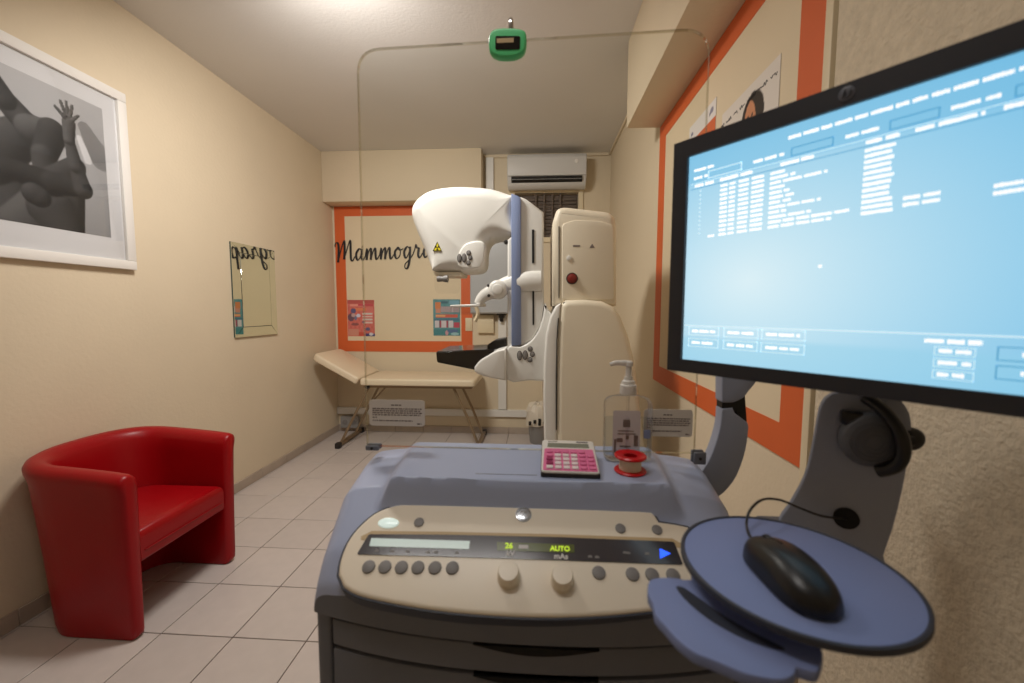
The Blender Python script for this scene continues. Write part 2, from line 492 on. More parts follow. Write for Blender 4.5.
# rough stucco face of the near right wall, and the cream strip that ends it
struct('trim_3', box(XR - 0.028, XR, YF, 1.150, 0, 2.6, 0.003, 2), M['stucco'], label='rough stucco facing of the near right wall beside the monitor')
struct('trim_4', box(XR - 0.030, XR, 1.166, 1.196, 0, 2.6, 0.003, 2), M['trim'], label='upright cream strip between the stucco and the orange border')
struct('trim_5', box(XR - 0.02, XR, 2.80, YB - 0.0, ZC - 0.03, ZC, 0.004, 1), M['wall'], label='thin moulding at the top of the right wall behind the beam')
struct('trim_6', box(-0.609, XR - 0.02, YB - 0.02, YB, ZC - 0.035, ZC, 0.004, 1), M['wall'], label='thin moulding at the top of the back wall over the air conditioner')

# tile plinths
bl = struct('baseboard_left', box(XW, XW + 0.004, YF, YB, 0, 0.075), M['grout'])
for ya in ys:
    y0, y1 = max(ya, YF), min(ya + T, YB)
    if y1 - y0 < 0.02: continue
    o = bpy.data.objects.new('plinth_tile', to_mesh('plinth_tile', box(XW, XW + 0.011, y0 + g / 2, y1 - g / 2, 0, 0.078, 0.002, 1), M['plinth'])); COL.objects.link(o); o.parent = bl
bb = struct('baseboard_back', box(XW, XR, YB - 0.004, YB, 0, 0.075), M['grout'])
for xa in xs:
    x0, x1 = max(xa, XW), min(xa + T, XR)
    if x1 - x0 < 0.02: continue
    o = bpy.data.objects.new('plinth_tile', to_mesh('plinth_tile', box(x0 + g / 2, x1 - g / 2, YB - 0.011, YB, 0, 0.078, 0.002, 1), M['plinth'])); COL.objects.link(o); o.parent = bb
br = struct('baseboard_right', box(XR - 0.004, XR, 1.206, YB, 0, 0.075), M['grout'])
for ya in ys:
    y0, y1 = max(ya, 1.206), min(ya + T, YB)
    if y1 - y0 < 0.02: continue
    o = bpy.data.objects.new('plinth_tile', to_mesh('plinth_tile', box(XR - 0.011, XR, y0 + g / 2, y1 - g / 2, 0, 0.078, 0.002, 1), M['plinth'])); COL.objects.link(o); o.parent = br

# high window in the back wall with its shutter down
wn = struct('window_1', box(WX0, WX1, YB + 0.075, YB + 0.085, WZ0, WZ1), M['shutter'], label='small high window with a dark shutter behind the air conditioner')
k = 0
z = WZ0 + 0.01
while z < WZ1 - 0.03:
    struct('shutter_slat', box(WX0 + 0.01, WX1 - 0.01, YB + 0.058, YB + 0.075, z, z + 0.036, 0.006, 1), M['shutter'], wn); z += 0.04
fw_ = 0.055
wf = struct('window_frame', join([box(WX0 - fw_, WX0, YB - 0.02, YB + 0.03, WZ0 - fw_, WZ1 + fw_, 0.004, 1), box(WX1, WX1 + fw_, YB - 0.02, YB + 0.03, WZ0 - fw_, WZ1 + fw_, 0.004, 1),
                             box(WX0, WX1, YB - 0.02, YB + 0.03, WZ1, WZ1 + fw_, 0.004, 1), box(WX0, WX1, YB - 0.02, YB + 0.03, WZ0 - fw_, WZ0, 0.004, 1)]), M['trim'], wn)
for xb in (-0.03, 0.06, 0.15, 0.24):
    struct('window_bar', box(xb - 0.008, xb + 0.008, YB + 0.01, YB + 0.03, WZ0, WZ1, 0.003, 1), M['shutter'], wn)
struct('pane', box(WX0, WX1, YB + 0.036, YB + 0.04, WZ0, WZ1), M['pic_glass'], wn)

# ================================================================== CEILING LAMP AND ADDED FILL LAMP
t = thing('ceiling_or_fill_lamp', 'tilted white spot panel hung from the ceiling above the red armchair', 'lamp', (LAMP_A[0], LAMP_A[1], ZC))
LM = Matrix.Translation(LAMP_A) @ Matrix.Rotation(TILT, 4, 'X')
part('housing', xf(box(-0.30, 0.30, -0.17, 0.17, 0.02, 0.06, 0.008, 2), LM), M['white_paint'], t)
part('diffuser', xf(box(-0.28, 0.28, -0.155, 0.155, 0.008, 0.02, 0.003, 1), LM), M['lamp'], t, 'glowing diffuser')
part('stem', tube([(LAMP_A[0], LAMP_A[1], 3.0), (LAMP_A[0], LAMP_A[1], ZC)], 0.015, 10), M['white_paint'], t)
lx, ly, lz = FILL_LAMP
t = thing('ceiling_or_fill_lamp', 'added unseen fill batten on the ceiling over the console', 'lamp', (lx, ly, ZC))
part('housing', box(lx - .5, lx + .5, ly - .11, ly + .11, 3.075, ZC - 0.001, 0.008, 2), M['white_paint'], t)  # housing of the added fill lamp
part('diffuser', box(lx - .49, lx + .49, ly - .10, ly + .10, 3.02, 3.075, 0.02, 3), M['fill_glow'], t, 'glowing diffuser')

# ================================================================== BACK WALL
# orange bordered panel
def bordered(label, conv, a0, a1, z0, z1, wall, d, bw, loc):
    t = thing('wall_panel', label, 'wall panel', loc)
    ax = conv
    def bx(p0, p1, q0, q1, th):
        if ax == 'y': return box(p0, p1, wall - th, wall - 0.0005, q0, q1)
        return box(wall - th, wall - 0.0005, p0, p1, q0, q1)
    part('board', bx(a0 + bw[0], a1 - bw[1], z0 + bw[2], z1 - bw[3], 0.004), M['cream_board'], t)
    for (p0, p1, q0, q1) in ((a0, a0 + bw[0], z0, z1), (a1 - bw[1], a1, z0, z1), (a0 + bw[0], a1 - bw[1], z0, z0 + bw[2]), (a0 + bw[0], a1 - bw[1], z1 - bw[3], z1)):
        part('border', bx(p0, p1, q0, q1, 0.006), M['orange'], t, 'orange border')
    return t
bordered('cream wall panel with an orange border behind the script lettering on the back wall', 'y', -2.328, -0.745, 0.945, 2.598, YB, 1, (0.118, 0.128, 0.125, 0.108), (-1.54, YB, 0.945))
bordered('tall cream wall panel with an orange border behind the monitor on the right wall', 'x', 1.226, 2.79, 0.975, 2.598, XR, 1, (0.118, 0.125, 0.105, 0.10), (XR, 2.0, 0.975))

# cursive lettering
LET = {
 'M': ([[(-.02, 1.25), (.0, 1.5), (.12, 1.62), (.27, 1.5), (.3, .9), (.22, -.12)], [(.22, -.12), (.5, .95), (.82, 1.78), (.84, 1.0), (.78, .12)], [(.78, .12), (1.05, 1.0), (1.36, 1.78), (1.38, .9), (1.4, .12), (1.55, -.02), (1.75, .35)]], 1.75),
 'a': ([[(.62, .85), (.4, 1.0), (.12, .55), (.22, .02), (.5, .3), (.66, 1.0)], [(.66, 1.0), (.6, .3), (.72, 0), (.98, .4)]], .95),
 'm': ([[(.0, .4), (.14, .98), (.16, .5), (.1, 0)], [(.1, 0), (.3, .7), (.5, 1.0), (.52, .5), (.48, 0)], [(.48, 0), (.7, .7), (.9, 1.0), (.92, .4), (1.0, 0), (1.3, .4)]], 1.28),
 'o': ([[(.42, 1.0), (.1, .6), (.2, .02), (.52, .25), (.56, .8), (.36, 1.0), (.55, .75), (.85, .85)]], .8),
 'g': ([[(.6, .85), (.38, 1.0), (.12, .55), (.24, .02), (.52, .4), (.66, 1.0)], [(.66, 1.0), (.6, -.1), (.4, -.85), (.18, -.85), (.2, -.5), (.6, -.1), (.95, .4)]], .92),
 'r': ([[(.0, .4), (.16, .8), (.24, 1.15), (.34, .88), (.52, .88)], [(.52, .88), (.44, .3), (.56, 0), (.85, .4)]], .82),
 'p': ([[(.0, .4), (.22, 1.0), (.18, 0), (.1, -1.0)], [(.1, -1.0), (.24, .5), (.48, 1.0), (.7, .7), (.56, .08), (.3, .1)], [(.3, .1), (.6, .02), (.95, .4)]], .92),
 'h': ([[(.0, .3), (.36, 1.3), (.4, 1.85), (.24, 1.7), (.2, .8), (.14, 0)], [(.14, 0), (.34, .7), (.56, 1.0), (.58, .4), (.66, 0), (.95, .4)]], .92),
 'i': ([[(.0, .4), (.16, 1.0), (.12, .3), (.24, 0), (.5, .4)]], .48),
 'e': ([[(.0, .35), (.36, .65), (.44, .95), (.24, 1.0), (.08, .5), (.22, 0), (.6, .3)]], .6),
}
sx, sz = 0.130, 0.128
t = thing('wall_lettering', 'black cursive lettering reading Mammographie on the cream panel', 'lettering', (-2.3, YB - 0.004, 1.99))
xc, tilt = -2.325, 0.035
def stroke(poly):
    pts = smooth(poly, 6, closed=False); w_ = []
    for i in range(len(pts)):
        a, b = pts[max(i - 1, 0)], pts[min(i + 1, len(pts) - 1)]
        dz, dx = b[1] - a[1], b[0] - a[0]
        down = max(0.0, -dz / (math.hypot(dx, dz) + 1e-6))
        w_.append(0.0062 + 0.0068 * down)
    for _ in range(2): w_ = [(w_[max(i - 1, 0)] + w_[i] + w_[min(i + 1, len(w_) - 1)]) / 3 for i in range(len(w_))]
    return pts, w_
for ch in 'Mammographie':
    strokes, adv = LET[ch]; bms = []
    for s_ in strokes:
        pts, w_ = stroke(s_)
        bms.append(tube([(xc + p[0] * sx, YB - 0.011, 1.985 + p[1] * sz + (xc + p[0] * sx + 2.325) * tilt) for p in pts], w_, 8, flat=(1, 0.5)))
    if ch == 'i': bms.append(puck((xc + 0.2 * sx, YB - 0.006, 1.985 + 1.4 * sz + (xc + 2.325) * tilt), 0.014, 0.01, (0, -1, 0)))
    part('letter', join(bms), M['letter'], t)
    xc += adv * sx

# two posters on the panel
def pink_poster(u, v):
    im = fill(u.shape, (206, 110, 100))
    im += (np.sin(u * 40) * np.sin(v * 31))[..., None] * 8
    rect_(im, u, v, 0, 1, .9, 1, (186, 88, 84)); rect_(im, u, v, .1, .55, .83, .88, (228, 150, 136)); rect_(im, u, v, .4, .95, .84, .88, (196, 70, 84))
    rect_(im, u, v, .25, .75, .70, .78, (218, 130, 92)); rect_(im, u, v, .7, .95, .55, .8, (214, 120, 112))
    blob_(im, u, v, .22, .70, .10, .07, (96, 90, 130)); blob_(im, u, v, .13, .52, .12, .11, (108, 80, 96)); blob_(im, u, v, .22, .58, .08, .05, (190, 160, 160))
    blob_(im, u, v, .40, .57, .08, .05, (206, 206, 226)); blob_(im, u, v, .30, .50, .05, .06, (110, 120, 150)); blob_(im, u, v, .27, .33, .14, .04, (142, 84, 84))
    for k in range(4): rect_(im, u, v, .55, .92, .60 - k * .08, .645 - k * .08, (226, 196, 190) if k % 2 else (214, 206, 200))
    blob_(im, u, v, .58, .39, .05, .03, (120, 100, 120))
    rect_(im, u, v, .03, .4, .02, .2, (204, 140, 122)); rect_(im, u, v, .40, .62, .0, .12, (196, 84, 66))
    rect_(im, u, v, .66, 1, 0, .08, (70, 64, 120)); blob_(im, u, v, .74, .2, .09, .05, (100, 92, 130)); blob_(im, u, v, .86, .06, .08, .04, (206, 206, 216))
    return im
def teal_poster(u, v):
    im = fill(u.shape, (88, 142, 148))
    im += (np.sin(u * 23 + v * 9))[..., None] * 5
    rect_(im, u, v, .08, .28, .74, .92, (206, 128, 82)); rect_(im, u, v, .3, .55, .88, .95, (64, 104, 118)); rect_(im, u, v, .6, .95, .86, .97, (120, 166, 186))
    rect_(im, u, v, .1, .28, .62, .74, (200, 140, 120)); rect_(im, u, v, .28, .98, .64, .80, (176, 160, 164)); rect_(im, u, v, .70, .74, .64, .8, (216, 200, 204))
    rect_(im, u, v, .10, .9, .50, .59, (206, 96, 78)); rect_(im, u, v, .1, .45, .53, .57, (222, 170, 120))
    rect_(im, u, v, .02, .98, .40, .47, (74, 118, 140))
    for a, b in ((.06, .22), (.3, .48), (.56, .74)): rect_(im, u, v, a, b, .22, .41, (206, 200, 206))
    for a, b in ((.23, .29), (.49, .55)): rect_(im, u, v, a, b, .22, .41, (160, 74, 92))
    rect_(im, u, v, .76, .98, .22, .37, (182, 74, 92))
    rect_(im, u, v, .0, 1, .0, .18, (70, 132, 138)); blob_(im, u, v, .50, .08, .06, .07, (196, 150, 160)); blob_(im, u, v, .72, .13, .2, .05, (84, 110, 150)); blob_(im, u, v, .8, .05, .15, .04, (150, 190, 196))
    return im
def poster(label, x0, x1, z0, z1, fn):
    t = thing('poster', label, 'poster', ((x0 + x1) / 2, YB - 0.004, z0), 0, 'health posters on the walls')
    part('sheet', box(x0, x1, YB - 0.0062, YB - 0.0045, z0, z1), M['paper'], t)
    printed('print', (x0, YB - 0.0066, z0), (1, 0, 0), (0, 0, 1), x1 - x0, z1 - z0, 60, 84, fn, M['print'], t)
poster('pink and red health poster at the lower left of the lettered panel', -2.205, -1.885, 1.122, 1.542, pink_poster)
poster('teal health poster with an orange corner at the lower right of the lettered panel', -1.197, -0.885, 1.135, 1.55, teal_poster)

# air conditioner
ax0, ax1, az0, az1, ay = -0.335, 0.498, 2.722, 3.068, YB - 0.215
t = thing('air_conditioner', 'white split air conditioner high on the back wall above the small window', 'air conditioner', ((ax0 + ax1) / 2, YB, az0))
prof = round_poly([(YB - 0.001, az0 + 0.02), (YB - 0.001, az1), (ay + 0.02, az1), (ay, az1 - 0.05), (ay + 0.006, az0 + 0.12), (ay + 0.05, az0 + 0.03), (ay + 0.11, az0)], [0, 0, .02, .03, .05, .05, .02])
part('body', pillow(prof, 'x', ax0, ax1, 0.012, seg=3), M['ac_grey'], t)
part('front_panel', prism(round_poly([(ay - 0.006, az0 + 0.115), (ay - 0.012, az1 - 0.05), (ay + 0.012, az1 - 0.01), (ay + 0.02, az1 - 0.02), (ay + 0.01, az0 + 0.115)], .008, 2), 'x', ax0 + 0.008, ax1 - 0.008), M['ac_grey'], t)
part('air_outlet', prism([(ay - 0.004, az0 + 0.072), (ay - 0.004, az0 + 0.108), (ay + 0.05, az0 + 0.108), (ay + 0.05, az0 + 0.05)], 'x', ax0 + 0.045, ax1 - 0.045), M['black_matte'], t, 'dark outlet slot')
part('louver', prism(round_poly([(ay + 0.012, az0 + 0.066), (ay - 0.003, az0 + 0.073), (ay - 0.005, az0 + 0.081), (ay + 0.01, az0 + 0.074)], .002, 1), 'x', ax0 + 0.05, ax1 - 0.05), M['ac_grey'], t)
part('indicator', puck((ax1 - 0.11, ay - 0.011, az1 - 0.092), 0.02, 0.004, (0, -1, 0)), M['white_paint'], t)

# cable ducts
def duct(label, x0, x1, z0, z1, y1=YB, th=0.035):
    t = thing('cable_duct', label, 'cable duct', ((x0 + x1) / 2, y1, z0), 0, 'white cable ducts on the back wall')
    part('channel', box(x0, x1, y1 - th + 0.006, y1 - 0.0005, z0, z1), M['white_plastic'], t)
    lid = box(x0 - 0.002, x1 + 0.002, y1 - th, y1 - th + 0.006, z0, z1, 0.002, 1)
    part('lid', lid, M['white_plastic'], t)
duct('white upright cable duct beside the end of the back beam', -0.580, -0.500, 2.25, ZC - 0.036)
duct('white upright cable duct below the grey metal box', -0.445, -0.355, 0.292, 1.385)
duct('white cable duct running along the foot of the back wall', XW + 0.002, XR - 0.012, 0.205, 0.285)

# grey electrical cabinet and the small beige boxes under it
t = thing('electrical_box', 'grey metal box with a cable gland on the back wall behind the imaging arm', 'electrical box', (-0.53, YB, 1.39))
part('case', box(-0.745, -0.318, YB - 0.16, YB - 0.0005, 1.39, 2.24, 0.01, 2), M['metal_box'], t)
part('lid', box(-0.735, -0.328, YB - 0.17, YB - 0.16, 1.40, 2.23, 0.004, 1), M['metal_box'], t)
part('cable_gland', join([puck((-0.405, YB - 0.08, 1.39), 0.035, 0.05, (0, 0, -1)), puck((-0.405, YB - 0.08, 1.35), 0.022, 0.05, (0, 0, -1)), box(-0.46, -0.35, YB - 0.11, YB - 0.05, 1.372, 1.39, 0.004, 1)]), M['black'], t, 'black cable gland')
single('junction_box', box(-0.68, -0.495, YB - 0.05, YB - 0.001, 1.17, 1.372, 0.006, 2), M['trim'], 'beige junction box under the grey metal box', 'junction box', (-0.59, YB, 1.17))
t = thing('light_switch', 'small cream switch on the right orange border of the lettered panel', 'switch', (-0.79, YB, 1.2))
part('plate', box(-0.825, -0.745, YB - 0.018, YB - 0.0065, 1.19, 1.34, 0.006, 2), M['trim'], t)
part('rocker', box(-0.808, -0.762, YB - 0.024, YB - 0.018, 1.225, 1.305, 0.003, 1), M['trim'], t)
t = thing('socket_box', 'small grey double socket box low on the back wall under the couch', 'socket', (-2.2, YB - 0.035, 0.20))
part('case', box(-2.29, -2.08, YB - 0.085, YB - 0.0365, 0.055, 0.19, 0.006, 2), M['bin'], t)
for xx in (-2.235, -2.135): part('socket_hole', puck((xx, YB - 0.084, 0.122), 0.03, 0.006, (0, -1, 0)), M['button'], t, 'grey socket well')

# ================================================================== LEFT WALL
# framed photograph
fy0, fy1, fz0, fz1 = 1.15, 2.2819, 1.66, 2.6393
t = thing('framed_picture', 'large white framed black and white photograph of a posing figure on the left wall', 'picture', (XW, (fy0 + fy1) / 2, fz0))
fwid = 0.05
def rail(p0, p1, q0, q1): return box(XW + 0.001, XW + 0.03, p0, p1, q0, q1, 0.004, 2)
for (p0, p1, q0, q1) in ((fy0, fy1, fz1 - fwid, fz1), (fy0, fy1, fz0, fz0 + fwid), (fy0, fy0 + fwid, fz0 + fwid, fz1 - fwid), (fy1 - fwid, fy1, fz0 + fwid, fz1 - fwid)):
    part('frame_rail', rail(p0, p1, q0, q1), M['white_paint'], t)
part('picture_mat', box(XW + 0.001, XW + 0.012, fy0 + fwid, fy1 - fwid, fz0 + fwid, fz1 - fwid), M['picture_mat'], t)
py0, py1, pz0, pz1 = 1.325, 2.16, 1.825, 2.505
def figure_print(u, v):
    """grey studio backdrop with an abstract dark figure, both arms lifted; x in 0..1 right along the wall"""
    W_, H_ = py1 - py0, pz1 - pz0
    X_, Z_ = u * W_, v * H_
    g_ = 150 + 34 * v - 22 * np.abs(u - .45)
    def cap(ax, az, ar, bx, bz, br):
        dx, dz = bx - ax, bz - az; L2 = dx * dx + dz * dz
        tt = np.clip(((X_ - ax) * dx + (Z_ - az) * dz) / L2, 0, 1)
        qx, qz = X_ - (ax + dx * tt), Z_ - (az + dz * tt); r_ = ar + (br - ar) * tt
        d = np.hypot(qx, qz) / r_
        return d, qx / r_, qz / r_
    def paint(a, tone, lx=-.5, lz=.6):
        nonlocal g_
        d, nx_, nz_ = cap(*a); m_ = d < 1
        nn = np.sqrt(np.clip(1 - d * d, 0, 1)); sh = np.clip(nx_ * lx + nz_ * lz + nn * .55, 0, 1.2)
        val = tone * (.35 + .75 * sh) + 90 * np.clip(sh - .85, 0, 1) ** 1.5
        e = np.clip((1 - d) * 14, 0, 1)
        g_ = np.where(m_, g_ * (1 - e) + val * e, g_)
    Q = [(1.6679, 2.4681), (1.7394, 2.3552), (1.8333, 2.261), (1.9183, 2.2851), (1.8735, 2.1574), (1.9926, 2.3596), (1.988, 2.2749), (2.0092, 2.1543), (2.034, 2.0486), (1.9009, 2.0441), (1.7356, 2.0554), (1.7255, 1.9994), (1.988, 1.9924), (1.7732, 1.7954), (1.9581, 1.7956), (1.8229, 1.97), (2.0635, 2.3658), (2.1402, 2.2347), (1.6617, 2.0816), (1.9379, 2.4146), (1.9626, 2.4493), (1.9874, 2.4579), (2.0131, 2.45), (2.0375, 2.4134), (1.8728, 2.0893), (1.8917, 1.9176)]
    Q = [(a - py0, b - pz0) for a, b in Q]
    def cp(i, j, r0, r1): return (Q[i][0], Q[i][1], r0, Q[j][0], Q[j][1], r1)
    d, _, _ = cap(*cp(16, 17, .03, .06)); g_ = np.where(d < 1, g_ * .74, g_)     # arm shadow on the backdrop
    d, _, _ = cap(Q[16][0] - .03, Q[16][1] - .06, .012, Q[17][0] - .07, Q[17][1] - .03, .02); g_ = np.where(d < 1, g_ * 1.25, g_)
    paint(cp(11, 13, .10, .07), 78); paint(cp(25, 13, .13, .12), 84); paint(cp(12, 14, .055, .07), 64); paint(cp(25, 14, .11, .07), 72)   # torso
    paint(cp(18, 2, .12, .075), 70)                       # far shoulder
    paint(cp(2, 1, .062, .05), 84); paint(cp(1, 0, .05, .042), 66)   # arm lifted toward the left
    paint(cp(2, 3, .07, .055), 88); paint(cp(3, 4, .065, .055), 58)  # bowed neck and head
    paint(cp(4, 24, .055, .05), 70)
    paint(cp(7, 9, .05, .07), 62)
    paint(cp(10, 9, .05, .052), 46); paint(cp(9, 8, .052, .05), 50)  # arm folded across
    paint(cp(8, 7, .046, .036), 74); paint(cp(7, 6, .036, .026), 84) # forearm rising
    paint(cp(6, 5, .027, .032), 92)
    for k in (19, 20, 21, 22, 23): paint((Q[5][0] + (Q[k][0] - Q[5][0]) * .35, Q[5][1] + (Q[k][1] - Q[5][1]) * .35, .0105, Q[k][0], Q[k][1], .0075), 96)
    paint(cp(15, 15, .055, .055) if False else (Q[15][0], Q[15][1], .052, Q[15][0] + .02, Q[15][1] - .01, .05), 66)
    g_ = g_ + 2 * np.sin(X_ * 900) * np.sin(Z_ * 870)
    return np.stack([g_, g_, g_ * 1.01], -1)
printed('print', (XW + 0.0126, py0, pz0), (0, 1, 0), (0, 0, 1), py1 - py0, pz1 - pz0, 200, 164, figure_print, M['photo_print'], t)
part('glazing', box(XW + 0.016, XW + 0.018, fy0 + fwid, fy1 - fwid, fz0 + fwid, fz1 - fwid), M['pic_glass'], t, 'clear glazing over the photograph')

# mirror
my0, my1, mz0, mz1 = 3.052, 3.57, 1.214, 1.95
t = thing('wall_mirror', 'frameless wall mirror with a mirrored border on the left wall beyond the armchair', 'mirror', (XW, (my0 + my1) / 2, mz0))
part('backing', box(XW + 0.001, XW + 0.012, my0, my1, mz0, mz1), M['mirror_edge'], t, 'dark mirror edge')
iy0, iy1, iz0, iz1 = my0 + 0.09, my1 - 0.08, mz0 + 0.08, mz1 - 0.075
part('mirror_panel', box(XW + 0.014, XW + 0.018, iy0, iy1, iz0, iz1, 0.002, 1), M['mirror'], t, 'centre mirror panel')
def strip(p): return loft([[(XW + 0.0122, a, b) for a, b in p], [(XW + (0.0165 if k < 2 else 0.0135), a, b) for k, (a, b) in enumerate(p)]])
e_ = 0.004
for p in ([(iy0 - e_, iz0), (iy0 - e_, iz1), (my0, mz1), (my0, mz0)], [(iy1 + e_, iz1), (iy1 + e_, iz0), (my1, mz0), (my1, mz1)],
          [(iy1, iz0 - e_), (iy0, iz0 - e_), (my0, mz0), (my1, mz0)], [(iy0, iz1 + e_), (iy1, iz1 + e_), (my1, mz1), (my0, mz1)]):
    part('mirror_border', join([prism(p, 'x', XW + 0.0122, XW + 0.0155)]), M['mirror'], t)

# ================================================================== RED ARMCHAIR
cy = 1.868
t = thing('armchair', 'red leatherette tub armchair against the left wall below the framed picture', 'armchair', (-2.03, cy, 0))
def u_path(off, top):
    """centre line of the tub wall in plan, near front end -> back -> far front end; off moves it outward"""
    hw, xf_, xs_, depth = 0.272 + off, -1.748, -2.05 + 0.035 * (1 - top), 0.220 + off - 0.045 * (1 - top)
    yc = cy + 0.022 * top
    pts = [(xf_ + (xs_ - xf_) * i / 6, yc - hw) for i in range(6)]
    for i in range(29):
        a = math.pi * i / 28; c, s_ = math.cos(a), math.sin(a)
        pts.append((xs_ - depth * s_ ** 0.78, yc - hw * abs(c) ** 0.78 * (1 if c > 0 else -1)))
    pts += [(xs_ + (xf_ - xs_) * i / 6, yc + hw) for i in range(1, 7)]
    return pts
N = len(u_path(0, 0))
def sect():
    """(outward offset from the centre line, height fraction) around the wall, from the inner foot over the rim to the outer foot"""
    s_ = [(-0.026, 0.0), (-0.03, .03), (-0.032, .3), (-0.033, .6), (-0.036, .85), (-0.036, .93), (-0.028, .97), (-0.008, .995), (0.02, 1.0), (0.040, .985), (0.050, .96), (0.049, .93), (0.040, .88), (0.036, .7), (0.03, .4), (0.026, .06), (0.02, 0.0)]
    return s_
rings = []
for i in range(N):
    fr = i / (N - 1); rise = 0.735 + 0.05 * math.sin(math.pi * fr) ** 0.8
    end = min(i, N - 1 - i)
    ring = []
    for off, h in sect():
        p = u_path(off + 0.012 * h, h)[i]
        z = max(0.004, h * rise)
        ring.append((p[0], p[1], z))
    rings.append(ring)
# rounded front ends: shrink a short extra ring forward
def endcap(ring, s_, dx):
    cx_ = sum(p[0] for p in ring) / len(ring); cyy = sum(p[1] for p in ring) / len(ring); cz = sum(p[2] for p in ring) / len(ring)
    return [(p[0] + dx, cyy + (p[1] - cyy) * s_, max(0.004, cz + (p[2] - cz) * (1 - (1 - s_) * 0.10))) for p in ring]
rings = [endcap(rings[0], .55, 0.022), endcap(rings[0], .86, 0.015)] + rings + [endcap(rings[-1], .86, 0.015), endcap(rings[-1], .55, 0.022)]
part('tub_shell', loft(rings), M['red'], t, angle=60)
seat_pl = [(-1.735, cy - 0.236), (-1.735, cy + 0.246)] + [(-2.05 - 0.178 * math.sin(a) ** .8, cy + 0.005 + 0.24 * abs(math.cos(a)) ** .8 * (1 if math.cos(a) > 0 else -1)) for a in [math.pi * i / 16 for i in range(17)]]
part('seat', pillow(seat_pl, 'z', 0.32, 0.47, 0.02, 0.04, 5), M['red'], t, angle=60)
part('seam', tube([(-1.732, cy - 0.22 + 0.45 * i / 10, 0.372) for i in range(11)], 0.0025, 6), M['red'], t)

# ================================================================== EXAMINATION COUCH
t = thing('exam_couch', 'cream folding examination couch with a raised head end along the back wall', 'examination couch', (-1.3, 4.32, 0))
c0, c1 = 4.03, 4.60
part('couch_pad', pillow(round_poly([(-1.80, c0), (-0.62, c0), (-0.62, c1), (-1.80, c1)], [.03, .05, .05, .03]), 'z', 0.665, 0.735, 0.012, 0.022, 4), M['vinyl'], t, angle=60)
ang = math.radians(29)
hd = pillow(round_poly([(-0.53, c0), (0, c0), (0, c1), (-0.53, c1)], [.07, .03, .03, .07]), 'z', -0.07, 0.0, 0.012, 0.022, 4)
hd = xf(hd, Matrix.Translation((-1.805, 0, 0.735)) @ Matrix.Rotation(ang, 4, 'Y'))
part('head_rest', hd, M['vinyl'], t, 'raised head section', angle=60)
part('under_frame', join([box(-1.78, -0.66, c0 + 0.05, c0 + 0.08, 0.635, 0.665), box(-1.78, -0.66, c1 - 0.08, c1 - 0.05, 0.635, 0.665), box(-1.78, -1.75, c0 + 0.08, c1 - 0.08, 0.635, 0.665), box(-0.69, -0.66, c0 + 0.08, c1 - 0.08, 0.635, 0.665)]), M['steel'], t)
for yy in (c0 + 0.1, c1 - 0.12):
    part('leg', tube([(-1.74, yy, 0.64), (-1.90, yy, 0.34), (-2.055, yy, 0.045)], 0.014, 10), M['steel'], t)
    part('leg', tube([(-0.86, yy, 0.64), (-0.72, yy, 0.34), (-0.605, yy, 0.045)], 0.014, 10), M['steel'], t)
for xx in (-2.055, -0.605):
    fb = part('foot_bar', box(xx - 0.02, xx + 0.02, c0 + 0.03, c1 + 0.02, 0.012, 0.05, 0.006, 2), M['steel'], t)
    for ye in (c0 + 0.03, c1 + 0.02):
        part('foot_cap', box(xx - 0.026, xx + 0.026, ye - 0.03, ye + 0.03, 0.0, 0.056, 0.006, 2), M['dark_metal'], fb, 'black foot cap')
part('stay', tube([(-1.60, c0 + 0.3, 0.64), (-1.86, c0 + 0.3, 0.36)], 0.009, 8), M['steel'], t)
part('latch', puck((-1.735, c0 + 0.05, 0.645), 0.02, 0.03, (0, -1, 0)), M['black'], t, 'black hinge knob')

# ================================================================== WASTE BIN
bx_, by_ = 0.03, 4.40
t = thing('waste_bin', 'grey waste bin with a patterned white liner on the floor behind the imaging unit', 'waste bin', (bx_, by_, 0))
part('bin', lathe([(0, 0), (0.105, 0), (0.11, 0.01), (0.135, 0.30), (0.139, 0.305), (0.13, 0.31), (0.10, 0.02), (0, 0.02)], (bx_, by_, 0)), M['bin'], t)
random.seed(3); rg = []
for j, (rb, hb) in enumerate(((0.145, 0.20), (0.15, 0.26), (0.147, 0.31), (0.15, 0.36), (0.12, 0.41), (0.06, 0.43), (0.02, 0.425))):
    rg.append([(bx_ + (rb + random.uniform(-.012, .012)) * math.cos(a), by_ + (rb + random.uniform(-.012, .012)) * math.sin(a), hb + random.uniform(-.022, .022)) for a in [2 * math.pi * i / 22 for i in range(22)]])
part('bin_liner', loft(rg), M['bag'], t, 'crumpled white bin liner', angle=20)
part('liner_print', join([box(bx_ - 0.12 + 0.05 * i, bx_ - 0.09 + 0.05 * i, by_ - 0.162, by_ - 0.15, 0.225 + 0.02 * (i % 2), 0.27 + 0.015 * (i % 3), 0.004, 1) for i in range(5)]), M['black'], t, 'black print on the liner')

# ================================================================== MAMMOGRAPHY UNIT
mam = thing('mammography_unit', 'white mammography unit with a rounded head and blue band before the back wall', 'imaging machine', (0.2, 2.45, 0))
yN, yFar = 2.30, 2.58
